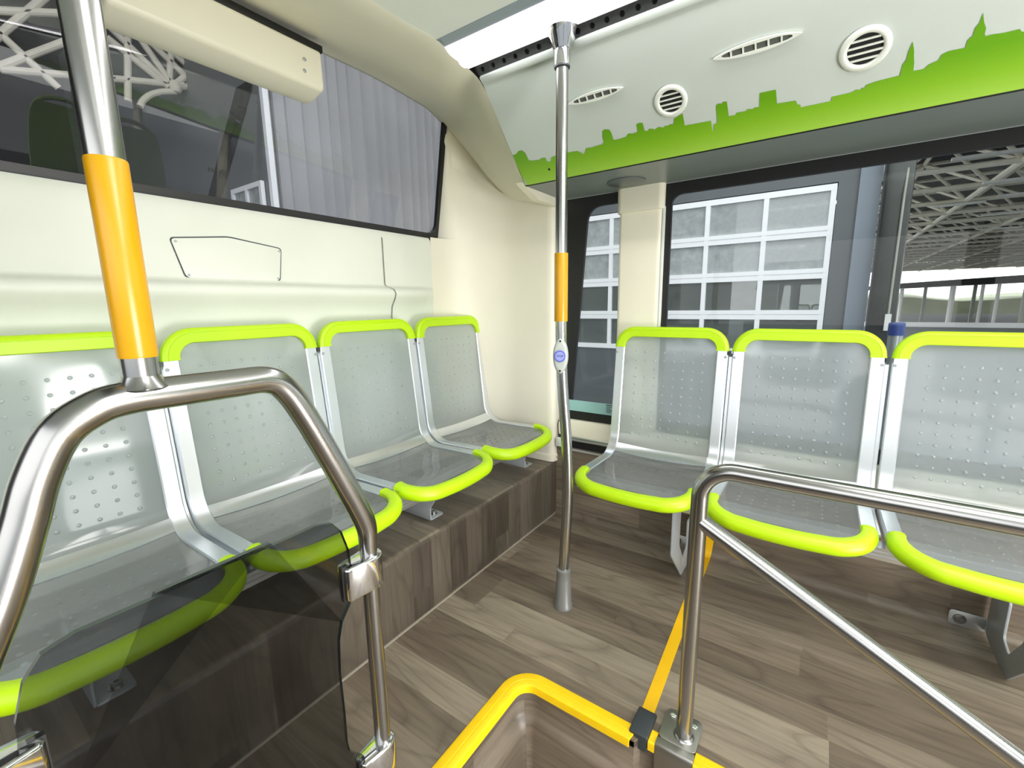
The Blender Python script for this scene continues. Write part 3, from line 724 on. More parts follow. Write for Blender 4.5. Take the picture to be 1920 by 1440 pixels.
def make_seat():
    root = empty('bench_seat')
    # side rails
    sec = [(.0185, -.030), (.0185, -.003), (.0155, 0), (-.0155, 0), (-.0185, -.003), (-.0185, -.012), (.0125, -.012), (.0125, -.030)]
    for sg in (-1, 1):
        ss = [s_of_v(.035) + (SCAP + .012 - s_of_v(.035)) * k / 48 for k in range(49)]
        path = [prof_at(s)[0] + Vector((sg * (HW - .0185), 0, 0)) for s in ss]
        fr = [(Vector((sg, 0, 0)), prof_n(s)) for s in ss]
        rl = MB().sweep(path, sec, fr).build('side_rail', M['alum'], root, angle=30)
        p = prof_at(SCAP - .022)[0] + Vector((sg * (HW - .007), 0, 0)); 
        screw('rivet', p, prof_n(SCAP - .022), .0048, .003, M['alum2'], rl)
        p = prof_at(s_of_v(.075))[0] + Vector((sg * (HW - .007), 0, 0))
        screw('rivet', p, (0, 0, 1), .0032, .002, M['alum2'], rl)
    cols = [-.126 + .036 * k for k in range(8)]
    panel(SB - .012, STOT - .022, 26, cols, [s_of_z(.075) + .0335 * k for k in range(11)]).build('back_panel', M['poly'], root, angle=50)
    dimples(root.children[-1])
    panel(.028, SA + .010, 14, cols, [s_of_v(.03) + .036 * k for k in range(7)]).build('seat_panel', M['polyb'], root, angle=50)
    dimples(root.children[-1])
    us = [-IW + 2 * IW * k / 16 for k in range(17)]; ss = [SA + (SB - SA) * k / 8 for k in range(9)]
    MB().slab([[shell(u, s, .0035) for u in us] for s in ss], lambda i, j: shell_n(us[j], ss[i]), .005).build('cross_bar', M['alum'], root, angle=50)
    # lime top cap
    bt = (prof_at(STOT)[0] - prof_at(STOT - .1)[0]).normalized(); bn = Vector((0, -bt.z, bt.y))
    base = prof_at(SCAP)[0]; H = STOT - SCAP
    w2 = HW - .0185; hc = H - .0185
    pl2 = fillet_path([(-w2, 0, 0), (-w2, hc, 0), (w2, hc, 0), (w2, 0, 0)], [.075, .075], 14)
    path = [base + Vector((p.x, 0, 0)) + bt * p.y for p in pl2]
    fr = []
    for i in range(len(pl2)):
        t = (pl2[min(i + 1, len(pl2) - 1)] - pl2[max(i - 1, 0)]).normalized(); o = Vector((-t.y, t.x, 0))
        fr.append((Vector((o.x, 0, 0)) + bt * o.y, bn))
    csec = [(-.0200, -.012), (-.0200, .004), (-.0185, .0062), (.0060, .0080), (.0068, .0066), (.0078, .0066), (.0086, .0078), (.0140, .0066), (.0185, .0030), (.0205, -.003), (.0205, -.012), (.0180, -.020), (.012, -.024), (-.012, -.024), (-.018, -.020)]
    cap = MB().sweep(path, csec, fr)
    for k in (0, -1):                                   # raised collar at each end of the cap
        p = path[k]; a, b = fr[k]
        e2 = p + bt * .006
        cap.sweep([p, e2], [(x * 1.05, y * 1.06) for x, y in csec], [fr[k], fr[k]])
    cap.build('top_cap', M['lime'], root, angle=32)
    # lime front edge
    fp = fillet_path([(-w2, .062, .0035), (-w2, .012, 0), (-.145, -.036, -.010), (0, -.050, -.014), (.145, -.036, -.010), (w2, .012, 0), (w2, .062, .0035)], [.03, .06, .14, .06, .03], 8)
    fr = []
    for i in range(len(fp)):
        t = (fp[min(i + 1, len(fp) - 1)] - fp[max(i - 1, 0)]); t.z = 0; t.normalize()
        fr.append((Vector((t.y, -t.x, 0)), Vector((0, 0, 1))))
    fsec = [(-.0190, -.006), (-.0190, .004), (-.015, .0085), (-.006, .0105), (.004, .0095), (.0125, .0045), (.0180, -.004), (.0195, -.013), (.0175, -.023), (.012, -.030), (.004, -.033), (-.006, -.030), (-.012, -.020)]
    fsec = [(-x, y) for x, y in fsec][::-1]
    fm = MB().sweep(fp, fsec, [(-a, b) for a, b in fr])
    for k in (0, -1):
        d = Vector((0, -.006, 0))
        fm.sweep([fp[k], fp[k] + d], [(x * 1.05, y * 1.07) for x, y in fsec], [(-fr[k][0], fr[k][1])] * 2)
    fm.build('front_edge', M['lime'], root, angle=32)
    # spacer and joining strip at the side
    p = prof_at(SCAP - .004)[0]
    MB().box((HW, p.y - .002, p.z - .010), (HW + .0085, p.y + .018, p.z + .004)).build('spacer', M['dark'], root, smooth=False)
    ss = [s_of_v(.10) + (SCAP - .02 - s_of_v(.10)) * k / 40 for k in range(41)]
    MB().sweep([prof_at(s)[0] + Vector((HW + .0065, 0, 0)) for s in ss], [(-.0045, -.022), (.0045, -.022), (.0045, -.028), (-.0045, -.028)], [(Vector((1, 0, 0)), prof_n(s)) for s in ss]).build('joining_strip', M['alum'], root, angle=40)
    return root
proto = make_seat()
rear = [(.185, 'lime trimmed seat on the podium cut off by the left picture edge'),
        (.620, 'second lime trimmed metal seat on the podium, seen through the steel arch'),
        (1.055, 'third lime trimmed metal seat on the podium, just right of the steel arch'),
        (1.489, 'lime trimmed metal seat at the end of the podium, against the cream corner wall')]
side = [(.478, 'lime trimmed metal seat by the narrow window, closest to the upright pole'),
        (.041, 'middle seat of the window row, its cushion behind the steel guard rail'),
        (-.397, 'lime trimmed seat of the window row cut off by the right picture edge')]
first = True
for x, lab in rear:
    o = proto if first else copy_tree(proto); first = False
    o.location = (x, .980, .446); tag(o, lab, 'seat', 'bench seats on the podium')
for y, lab in side:
    o = copy_tree(proto); o.location = (1.358, y, .400); o.rotation_euler = (0, 0, -PI / 2)
    tag(o, lab, 'seat', 'bench seats along the window')
# ---- aluminium carrier rails under the seats
def cat_rail(name, fn, label):
    sec = [(0, 0), (.044, 0), (.044, .010), (.040, .012), (.044, .014), (.044, .022), (.040, .024), (.044, .026), (.044, .034), (0, .034), (0, .026), (.004, .024), (0, .022), (0, .014), (.004, .012), (0, .010)]
    return tag(MB().prism(sec, fn, 0, 1).build(name, M['alum'], smooth=False), label, 'rail')
cat_rail('seat_rail', lambda a, b, d: (-.30 + 2.02 * d, 1.030 + a, .367 + b), 'grooved aluminium carrier rail under the podium seats')
cat_rail('seat_rail', lambda a, b, d: (1.418 + a, -1.0 + 1.70 * d, .325 + b), 'grooved aluminium carrier rail under the window seats')
# ---- brackets
def rear_bracket(x, lab):
    t = tag(empty('seat_bracket', (x, 1.1, PH)), lab, 'bracket', 'brackets under the podium seats')
    b = MB().prism(round_poly([(1.056, PH + .001), (1.235, PH + .001), (1.235, .3665), (1.035, .3665), (1.035, .340), (1.056, .310)], .006, 3), YZ(x), 0, .005)
    b.build('upright', M['alum2'], t, bevel=.0012)
    MB().prism(round_poly([(x + .002, 1.056), (x + .066, 1.056), (x + .066, 1.135), (x + .002, 1.135)], .010, 4), XY(PH), .0005, .006).build('foot', M['alum2'], t, bevel=.001)
    m = Matrix.Translation((x + .040, 1.082, PH + .006))
    MB().lathe([(.015, 0), (.015, .002), (.0095, .002), (.0095, .009), (.0075, .011), (.0045, .011), (.004, .006)], m, 18).build('bolt', M['steel'], t)
rear_bracket(.130, 'grey steel bracket below the first podium seat, behind tinted glass')
rear_bracket(1.008, 'grey steel bracket with bolted foot below the third podium seat')
rear_bracket(1.607, 'grey steel bracket with bolted foot below the corner podium seat')
def side_bracket(y, lab):
    t = tag(empty('seat_bracket', (1.5, y, .0)), lab, 'bracket', 'brackets under the window seats')
    P = [(1.420, .3245), (1.420, .157), (1.572, .003), (1.700, .003), (1.766, .016), (1.766, .19), (1.640, .19), (1.640, .082), (1.588, .066), (1.520, .150), (1.520, .3245)]
    MB().prism(round_poly(P, .012, 4), XZ(y), -.003, .003).build('plate', M['alum2'], t, bevel=.001)
    f = MB().prism(round_poly([(y + .0035, .010), (y + .085, .010), (y + .085, .058), (y + .0035, .058)], .010, 4), YZ(1.7645), 0, .0045).build('flange', M['alum'], t, bevel=.001)
    m = axis_m((1.7645, y + .060, .034), (-1, 0, 0))
    MB().lathe([(.016, 0), (.016, .002), (.012, .002), (.010, .007), (.005, .007), (.004, .004)], m, 18).build('bolt', M['steel'], t)
side_bracket(.348, 'grey steel bracket under the window seats, behind the guard rail post')
side_bracket(-.487, 'grey steel bracket with bolted wall flange under the window seats at the right edge')

# ---- the upright pole in the middle
px, py = 1.186, .630
cr = Vector((.572, -.820, 0))
st = tag(empty('grab_pole', (px, py, 0)), 'tall stainless upright pole with amber sleeve and stop button, floor to ceiling', 'pole')
offs = [(1.72, -.0125), (1.3, -.013), (.95, -.0125), (.80, -.009), (.70, -.003), (.58, .006), (.46, .011), (.36, .0105), (.24, .005), (.13, .0), (.03, 0)]
pole_pts = smooth_path([Vector((px, py, z)) + cr * o for z, o in offs], 5)
MB().tube(pole_pts, .0168, 28).build('pole_tube', M['steel'], st)
tp = Vector((px, py, 0)) + cr * -.0128
MB().lathe([(.0195, .949), (.0198, .951), (.0198, 1.143), (.0195, 1.145)], Matrix.Translation(tp), 28).build('sleeve', M['amber'], st)
MB().lathe([(.0215, 1.634), (.0222, 1.638), (.0222, 1.690), (.0175, 1.690)], Matrix.Translation(tp), 28).build('collar', M['chrome'], st)
MB().lathe([(.0172, 1.628), (.0215, 1.630), (.0215, 1.634), (.0172, 1.634)], Matrix.Translation(tp), 28).build('collar_ring', M['dark'], st)
MB().lathe([(.0245, 1.672), (.028, 1.682), (.038, 1.706), (.047, 1.732), (.050, 1.746), (.050, 1.752), (.02, 1.752)], Matrix.Translation(tp), 32).build('ceiling_socket', M['chrome'], st)
MB().lathe([(.031, .0005), (.031, .008), (.028, .014), (.0235, .10), (.0225, .128), (.0235, .130), (.0235, .138), (.017, .141)], Matrix.Translation((px, py, 0)), 32).build('foot_cap', M['foot'], st)
# stop button housing, facing the left of the picture
bc = Vector((px, py, .846)) + cr * -.0115
bz = Vector((-.93, -.38, .06)).normalized(); bm_ = axis_m(bc, bz)       # x axis is up, y sideways
def BT(a, b, d): return bm_ @ Vector((a, b, d))
oute = [(.053 * math.cos(2 * PI * k / 40) , .0225 * math.copysign(abs(math.sin(2 * PI * k / 40)) ** 1.15, math.sin(2 * PI * k / 40))) for k in range(40)]
hb = MB(); lv = [(.006, 1.0), (.0225, 1.0), (.0275, .86), (.0285, .62)]
vs = []; fs = []
for d, k in lv: vs += [BT(a * (k if k == 1 else k + .06), b * k, d) for a, b in oute]
for i in range(3):
    for k in range(40): j = (k + 1) % 40; fs.append((i * 40 + k, i * 40 + j, (i + 1) * 40 + j, (i + 1) * 40 + k))
fs += [tuple(range(40))[::-1], tuple(range(120, 160))]
hb.add(vs, fs); ho = hb.build('stop_button', M['grey'], st, angle=50); ho['label'] = 'pale grey stop button housing'
zb = Matrix.Translation((0, 0, 0))
MB().lathe([(.0172, .0275), (.0172, .0325), (.0150, .0338), (.0142, .0325)], bm_, 32).build('button_ring', M['buttonring'], ho)
bf = MB().lathe([(.0142, .028), (.0142, .0322), (.012, .0330)], bm_, 32).build('button_face', M['button'], ho)
for a in (.044, -.044): MB().lathe([(.0030, .020), (.0030, .0286)], axis_m(BT(a, 0, 0), bz), 14).build('screw_hole', M['hole'], ho)
def text_mesh(txt, size):
    cu = bpy.data.curves.new('txt', 'FONT'); cu.body = txt; cu.size = size; cu.align_x = 'CENTER'; cu.align_y = 'CENTER'; cu.extrude = .0002; cu.offset = size * .02
    ob = bpy.data.objects.new('txt', cu); COL.objects.link(ob)
    dg = bpy.context.evaluated_depsgraph_get(); dg.update()
    me = bpy.data.meshes.new_from_object(ob.evaluated_get(dg)); bpy.data.objects.remove(ob); bpy.data.curves.remove(cu)
    return me
me = text_mesh('STOP', .0085); me.name = 'stop_lettering'; me.materials.clear(); me.materials.append(M['ink'])
xx = bm_.to_3x3() @ Vector((0, -1, 0)); up = bm_.to_3x3() @ Vector((1, 0, 0))
vdir = up.cross(bz)   # reading direction
tm = Matrix((vdir.normalized(), up, bz)).transposed().to_4x4(); tm.translation = BT(0, 0, .0333)
if (vdir.cross(up)).dot(bz) < 0: tm = Matrix((-vdir.normalized(), up, bz)).transposed().to_4x4(); tm.translation = BT(0, 0, .0333)
me.transform(tm); to = bpy.data.objects.new('stop_lettering', me); COL.objects.link(to); to.parent = bf; to.matrix_parent_inverse = bf.matrix_world.inverted()

# ---- arched guard with a tinted glass panel, left
gy = .640; cxm = .2175
ga = tag(empty('glass_screen', (cxm, gy, 0)), 'stainless arched screen with a tinted glass panel and a tall pole on top', 'screen')
ap = [(2 * cxm - x - .0, gy, z) for x, z in ((.453, .50), (.4535, .56))] + [(-.006, gy, .632)] + list(ARCH) 
ap[-1] = (.4535, gy, .50)
pth = smooth_path(ap, 5)
rad = []
for p in pth:
    rad.append(.0152 if p.z < .565 else (.0152 + (.0192 - .0152) * min(1, (p.z - .565) / .07)))
MB().tube(pth, rad, 28).build('arch_tube', M['steel'], ga, angle=60)
MB().tube([(.170, gy, .898), (.1695, gy, 1.3), (.169, gy, 1.71)], .0176, 28).lathe([(.0255, 0), (.0215, .006), (.0180, .014)], Matrix.Translation((.170, gy, .912)), 28, caps=False).build('upper_pole', M['steel'], ga)
MB().lathe([(.0182, .947), (.0188, .949), (.0188, 1.156), (.0182, 1.158)], Matrix.Translation((.170, gy, 0)), 32).build('sleeve', M['amber'], ga)
for x in (.4535, 2 * cxm - .4535):
    pm = MB().tube([(x, gy, .012), (x, gy, .52)], .0150, 24)
    pm.build('post', M['steel'], ga)
    MB().lathe([(.034, .001), (.034, .006), (.020, .008), (.017, .014)], Matrix.Translation((x, gy, 0)), 28).build('base_flange', M['steel'], ga)
    sg = -1 if x > cxm else 1
    for z0, z1 in ((.497, .560), (.098, .160)):
        tear = [(x - sg * .0235 * math.cos(math.radians(a)), gy + .0235 * math.sin(math.radians(a))) for a in range(-100, 101, 10)]
        tear = [(x - sg * .0235, gy)] if False else tear
        tear += [(x + sg * .052, gy + .0165), (x + sg * .057, gy + .012), (x + sg * .057, gy - .012), (x + sg * .052, gy - .0165)]
        c = MB().prism(tear, XY(0), z0, z1).build('clamp', M['chrome'], ga, bevel=.005, seg=3, angle=45)
        MB().box((min(x + sg * .045, x + sg * .0585), gy - .0045, z0 - .0005), (max(x + sg * .045, x + sg * .0585), gy + .0045, z1 + .0005)).build('gasket', M['black'], c, smooth=False)
half = [(x, z) for x, _, z in GLASS[5:]] + [(.4105, .150), (.411, .09), (.395, .055), (.36, .045)]
poly = [(2 * cxm - x, z) for x, z in half[::-1]] + half
gb = MB().prism(poly, XZ(gy), -.004, .004)
go = gb.build('glass_panel', M['tint'], ga, smooth=False); go['label'] = 'smoke tinted glass panel'
go.data.materials.append(M['tintedge'])
for p in go.data.polygons:
    if abs(p.normal.y) < .5: p.material_index = 1

# ---- guard rail, right
gx = .930
gr = tag(empty('guard_rail', (gx, .178, 0)), 'stainless guard rail with a slanting brace, in front of the window seats', 'rail')
tp = fillet_path([(gx, .178, .004), (gx, .176, .667), (gx, -1.15, .667), (gx, -1.15, .004)], [.065, .065], 12)
MB().tube(tp, .0172, 28).build('rail_tube', M['steel'], gr)
MB().tube([(gx, .172, .548), (gx, -.323, .276), (gx, -.77, .033)], .0168, 28).build('brace', M['steel'], gr)
bp = MB().prism(rrect(.896, .146, .988, .228, .014), XY(0), .0075, .0115)
sk = [(.897, .0075), (.8815, .0065), (.8785, .0035), (.8775, -.01), (.8775, -.16), (.8735, -.16), (.8735, -.01), (.8745, .005), (.8785, .0105), (.897, .0115)]
bp.prism(sk, lambda a, b, d: (a, d, b), .146, .228)
bo = bp.build('base_plate', M['plate'], gr, bevel=.001)
MB().lathe([(.0172, .011), (.023, .0116), (.0215, .014), (.0175, .017)], Matrix.Translation((gx, .178, 0)), 28, caps=False).build('weld_ring', M['steel'], gr)
for x, y in ((.970, .212), (.968, .163)): screw('screw', (x, y, .0115), (0, 0, 1), .0075, .002, M['chrome'], bo)

# ---- yellow edgings round the stepwell
epf = [(.034, .0008), (.033, .0045), (.028, .0062), (.012, .0066), (.0112, .0056), (.0096, .0056), (.0088, .0066), (-.004, .0066), (-.0085, .0045), (-.0095, 0), (-.0095, -.016), (-.006, -.018), (-.006, -.002), (.0, .0008)]
def edge_path(d):
    r_ = .05 + d
    return [(-.55, WY + d)] + [(-.1, WY + d)] + [(WX - .05 + r_ * math.cos(math.radians(a)), WY - .05 + r_ * math.sin(math.radians(a))) for a in range(90, -1, -9)] + [(WX + d, .40), (WX + d, .280 - d * .25)]
cols = [edge_path(d) for d, z in epf]
sec3 = [[(cols[k][i][0], cols[k][i][1], epf[k][1]) for k in range(len(epf))] for i in range(len(cols[0]))]
e1 = MB(); n = len(epf)
e1.add([p for r_ in sec3 for p in r_], [(i * n + k, i * n + (k + 1) % n, (i + 1) * n + (k + 1) % n, (i + 1) * n + k) for i in range(len(sec3) - 1) for k in range(n)] + [tuple(range(n))[::-1], tuple(range((len(sec3) - 1) * n, len(sec3) * n))])
tag(e1.build('step_edging', M['yellow'], angle=40), 'yellow ribbed edging with a rounded corner around the stepwell', 'edging')
def straight_edge(y0, y1, lab):
    x = WX + .018
    return tag(MB().prism([(x + d * .88, z) for d, z in epf], lambda a, b, d: (a, d, b), y0, y1).build('step_edging', M['yellow'], smooth=False), lab, 'edging')
straight_edge(.2285, .2435, 'short yellow edging piece between the black rubber joint and the steel post')
straight_edge(-3.0, .1455, 'yellow edging running on from the steel post along the stepwell')
tag(MB().box((.874, .2445, -.030), (.882, .289, .0125)).box((.8745, .2445, .001), (.950, .289, .0125)).build('edging_joint', M['dark'], bevel=.005, seg=3), 'black rubber joint piece where the floor tape meets the stepwell edging', 'joint')
tp_ = MB().prism([(.950, .254), (1.752, .280), (1.752, .314), (.950, .284)], XY(0), .0003, .0016)
tp_.prism([(.280, .0016), (.314, .0016), (.300, .145), (.266, .145)], YZ(1.752), 0, .0012) if False else None
tag(tp_.build('floor_tape', M['tape'], smooth=False), 'yellow tape stripe across the wooden floor up to the window seats', 'tape')
wt = MB().grid([[(1.750, .280, .0018), (1.750, .314, .0018)], [(1.7605, .280, .0045), (1.7605, .3135, .0045)], [(1.7675, .279, .0115), (1.7675, .313, .0115)], [(1.772, .2785, .0225), (1.772, .312, .0225)], [(1.7735, .277, .04), (1.7735, .311, .04)], [(1.7735, .268, .148), (1.7735, .300, .148)]])
tag(wt.build('wall_tape', M['tape'], angle=60), 'yellow tape stripe running up the wooden wall below the seats', 'tape')

# ---- vents and small fittings on the overhead panel
def round_vent(y, s, r, lab):
    c = Vector(PN(y, s, 0)); nv = Vector((nx, 0, nz)); m = axis_m(c, nv, (0, 1, 0))
    t = tag(empty('round_vent', c), lab, 'vent', 'round vents in the overhead panel')
    MB().lathe([(r, .0013), (r, .003), (r * .96, .0055), (r * .80, .0065), (r * .72, .0055), (r * .68, .002), (r * .68, .0013), (r, .0013)], m, 48, caps=False).build('ring', M['ventw'], t, angle=50)
    MB().lathe([(.0005, .0014), (r * .70, .0014)], m, 40, caps=False).build('opening', M['hole'], t, smooth=False)
    for k in (-1.5, -.5, .5, 1.5):
        so = k * r * .29; w = math.sqrt(max((r * .70) ** 2 - so ** 2, 0))
        MB().box((-w, so - r * .045, .0015), (w, so + r * .035, .0045), m).build('slat', M['ventw'], t, smooth=False)
round_vent(RV[0][0], RV[0][1], .0445, 'round white louvred vent closer to the upright pole')
round_vent(RV[1][0], RV[1][1], .0475, 'round white louvred vent nearer the church spires, right')
def slot_vent(a, b, lab):
    yc, sc = (a[0] + b[0]) / 2, (a[1] + b[1]) / 2; hl = abs(a[0] - b[0]) / 2; hh = hl * .155
    c = Vector(PN(yc, sc, 0)); t = tag(empty('slot_vent', c), lab, 'vent', 'slot vents in the overhead panel')
    fn = lambda p, q, d: PN(yc + p, sc + q, d)
    N = 48
    o = []; i_ = []
    for k in range(N):
        a_ = 2 * PI * k / N; x = math.cos(a_); sgn = 1 if math.sin(a_) >= 0 else -1
        o.append((hl * x, sgn * hh * (1 - x * x) ** .85)); xi = x * .80
        i_.append((hl * xi, sgn * hh * .52 * min(1, (1 - abs(x) ** 6 * .75)) if abs(x) < .999 else 0))
    ring_frame(o, i_, fn, .0012, .006).build('bezel', M['ventw'], t, smooth=False)
    MB().prism(i_, fn, .0012, .002).build('opening', plain('slot_dark', rgb(84, 88, 84), .6), t, smooth=False)
    for k in range(-2, 3):
        x = k * hl * .285
        MB().prism([(x - .0018, -hh * .56), (x + .0018, -hh * .56), (x + .0018, hh * .56), (x - .0018, hh * .56)], fn, .0015, .0052).build('divider', M['ventw'], t, smooth=False)
slot_vent(SV[0][0], SV[0][1], 'slim white slot vent right beside the upright pole')
slot_vent(SV[1][0], SV[1][1], 'slim white slot vent between the two round vents')
m = Matrix.Translation((SPK[0][0], SPK[0][1] - .002, 1.4385))  # speaker disc in the soffit, not a vent
tag(MB().lathe([(.0005, 0), (.066, 0), (.070, .0015), (.070, .004)], m, 48, caps=False).build('speaker_disc', M['under2'], angle=40), 'dark grey round disc set in the grey soffit above the cream pillar', 'disc')

# ---- access panel on the rear wall
ac = tag(empty('access_panel', (.65, YB, 1.14)), 'slanted white access panel with four corner screws on the rear wall', 'panel')
P = round_poly([(.492, 1.1905), (.640, 1.2085), (.795, 1.189), (.781, 1.0855), (.518, 1.0855)], .012, 5)
MB().prism([((x - .645) * 1.006 + .645, (z - 1.14) * 1.02 + 1.14) for x, z in P], XZ(YB), -.0016, .004).build('shadow_gap', M['dark'], ac, smooth=False)
cxp = (.645, 1.140)
P2 = [((x - cxp[0]) * .985 + cxp[0], (z - cxp[1]) * .965 + cxp[1]) for x, z in P]
cv = MB().prism(P2, XZ(YB), -.0030, -.0010).build('cover', M['creamgrey'], ac, bevel=.0008)
for x, z in ((.505, 1.182), (.786, 1.180), (.774, 1.094), (.526, 1.094)): screw('screw', (x, YB - .003, z), (0, -1, 0), .0035, .0015, M['alum2'], cv)
# ---- box housing under the arch, in front of the rear glass
hx0, hx1 = .388, .897
hs = tag(empty('housing_box', (.64, 1.34, 1.68)), 'long cream housing box with two end screws, across the top of the rear window', 'box')
cs = [(1.302, 1.754), (1.300, 1.655), (1.303, 1.645), (1.362, 1.630), (1.402, 1.630), (1.39, 1.754)]
b = MB().prism(cs, lambda a, b, d: (d, a, b), hx0, hx1).build('housing', M['cream'], hs, bevel=.011, seg=4, angle=50)
MB().box((hx0 - .004, 1.304, 1.752), (hx1 + .006, 1.40, 1.772)).build('gasket', M['black'], hs, bevel=.003)
for x, z in ((.837, 1.709), (.834, 1.678)): screw('screw', (x, 1.300, z), (0, -1, .02), .0055, .002, M['alum2'], b)
screw('screw_cap', tuple(Vector(LIP[0]).lerp(Vector(LIP[1]), .45) + Vector((-.010, -.014, .012))), (-.6, -.8, 0), .005, .002, M['cream'], bpy.data.objects['trim_15'])
# ---- little block and cable in the corner by the pole
tag(MB().box((1.752, .945, .343), (1.771, .978, .385)).build('mounting_block', M['ventw'], bevel=.004), 'small white block with a screw at the foot of the corner wall', 'block')
cb = smooth_path([(1.768, .968, .386), (1.766, .972, .42), (1.766, .972, .455), (1.770, .962, .468), (1.775, .94, .470)], 5)
tag(MB().tube(cb, .0022, 10).build('cable', M['black']), 'thin black cable looping out above the small white block', 'cable')

# ---- moulded green seats further forward in the bus (seen mirrored in the rear glass)
def green_seat(x, y, lab):
    t = tag(empty('moulded_seat', (x, y, 0)), lab, 'seat', 'green moulded seats further forward')
    prof_ = [(-.16, .62), (.10, .60), (.16, .64), (.20, .90), (.235, 1.14), (.24, 1.24)]
    pr_ = smooth_path([(0, a, b) for a, b in prof_], 5)
    rows = []
    for i, p in enumerate(pr_):
        f = i / (len(pr_) - 1); w = .215 - (.07 * max(0, (f - .55) / .45) ** 1.6)
        rows.append([Vector((x + u * w, y - (p.y) + .0 + .035 * (1 - u * u) * -1 * 0 + .03 * u * u, p.z)) for u in (-1, -.75, -.5, -.25, 0, .25, .5, .75, 1)])
    MB().slab(rows, lambda i, j: Vector((0, 1, 0)), .025).build('shell', M['green'], t, angle=60)
    hp = [Vector((x + .145 * math.cos(a), y - .235, 1.20 + .085 * math.sin(a))) for a in [PI * k / 14 for k in range(15)]]
    MB().tube(hp, .016, 12).build('handle', M['green'], t)
    for dx in (-.18, .18): MB().tube([(x + dx, y + .02, .002), (x + dx, y + .02, .60)], .018, 12).build('leg', M['steel'], t)
    return t
green_seat(1.36, -1.42, 'green moulded seat mirrored right of the amber pole sleeve in the rear glass')
green_seat(1.10, -1.90, 'green moulded seat mirrored left of the amber pole sleeve in the rear glass')

# ================================================================= OUTSIDE
GZ = -.95
struct(MB().box((-40, -60, GZ - .1), (120, 60, GZ)).build('exterior_ground', M['concrete'], smooth=False))
# ---- depot building: slate facade along the bus, glazed sectional door, grey cladding behind the bus
FX = 7.5
bd = tag(empty('depot_building', (FX, 3, GZ)), 'slate grey depot facade around the white framed door', 'building')
w = MB().box((FX, -.02, 2.52), (FX + .3, 6.3, 9)).box((FX, 3.93, GZ), (FX + .3, 6.3, 2.52)).box((FX, -.24, GZ), (FX + .3, -.02, 9))
w.build('wall', M['slate'], bd, smooth=False)
MB().box((FX - .06, -.46, GZ), (FX + .3, -.24, 9)).build('pilaster', M['slate2'], bd, smooth=False)
MB().box((FX + .3, -.46, GZ), (14, -.40, 9)).box((14, -.46, GZ), (14.2, 9, 9)).box((FX + .3, -.46, 5.0), (14, 9, 5.1)).build('hall_wall', M['clad2'], bd, smooth=False)
dr = tag(empty('sectional_door', (FX, 1.95, GZ)), 'glazed sectional door with a grid of white frames', 'door')
ys = [.02 + .77 * k for k in range(6)]; zs_ = [.25, .80, 1.36, 1.91, 2.46]
f = MB()
for z in zs_:
    if z == zs_[-1] or z == zs_[0]: f.box((FX - .02, ys[0] - .03, z - .04), (FX + .04, ys[-1] + .03, z + .04))
    else:
        f.box((FX - .02, ys[0] - .03, z + .010), (FX + .04, ys[-1] + .03, z + .068)); f.box((FX - .02, ys[0] - .03, z - .068), (FX + .04, ys[-1] + .03, z - .010))
        f.box((FX, ys[0] - .03, z - .012), (FX + .03, ys[-1] + .03, z + .012))
for y in ys: f.box((FX - .018, y - .032, zs_[0]), (FX + .04, y + .032, zs_[-1]))
f.build('frame', M['wframe'], dr, smooth=False)
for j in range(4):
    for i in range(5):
        MB().box((FX + .012, ys[i] + .03, zs_[j] + .03), (FX + .02, ys[i + 1] - .03, zs_[j + 1] - .03)).build('pane', M['dpane'] if j > 1 else M['dpane2'], dr, smooth=False)  # upper rows take the painted sky tone
MB().box((FX, ys[0] - .03, GZ), (FX + .04, ys[-1] + .03, .215)).build('lower_panel', M['slate'], dr, smooth=False)
for i, (y, x, z) in enumerate(((.5, 10.5, 2.75), (1.3, 11.5, 2.55), (2.2, 10, 2.3), (1.0, 12.5, 2.2), (3.2, 10.5, 2.5), (3.6, 12, 2.05))):
    tag(MB().box((x, y - .6, z), (x + .06, y + .6, z + .05)).build('tube_lamp', emit('tube_glow%d' % i, (1, .96, .86, 1), 1.6), smooth=False), 'glowing tube lamp inside the depot, seen through the door panes', 'lamp', 'tube lamps inside the depot')
van = None
# grey cladding, standing seams
cl = tag(empty('clad_wall', (5.4, 6, GZ)), 'tall grey wall of standing seam cladding behind the rear window', 'wall')
vs0 = []; x = 3.34
prof_ = []
while x < FX + .2:
    prof_ += [(x, 6.0), (x + .012, 5.965), (x + .024, 5.965), (x + .036, 6.0)]; x += random.choice((.17, .21, .24))
MB().grid([[(a, b, GZ) for a, b in prof_], [(a, b, 9) for a, b in prof_]]).build('cladding', M['clad'], cl, smooth=False)
MB().box((3.30, 6.02, GZ), (FX + .3, 6.3, 9)).build('backing', M['clad'], cl, smooth=False)
MB().box((3.20, 6.02, GZ), (3.30, 14.2, 9)).build('return_wall', M['clad2'], cl, smooth=False)
tag(MB().box((3.205, 5.93, GZ), (3.275, 6.0, 9)).build('corner_strip', M['wframe'], smooth=False), 'narrow white vertical strip at the corner of the cladding', 'strip')
tag(MB().prism([(6.35, 3.75), (6.1, 3.75), (7.75, 2.15), (8.0, 2.15)], YZ(3.10), 0, .08).build('reflection_band', M['roof'], smooth=False), 'dark slanting band standing for a reflection, behind the rear window', 'band')  # dark band modelled in place of a reflection in the rear glass
wf = tag(empty('framed_window', (3.15, 6.4, 2.4)), 'small white framed window low in the rear window view', 'window')
rr_o = [(6.08, 1.9), (6.08, 2.62), (6.9, 2.62), (6.9, 1.9)]; rr_i = [(6.14, 1.96), (6.14, 2.56), (6.84, 2.56), (6.84, 1.96)]
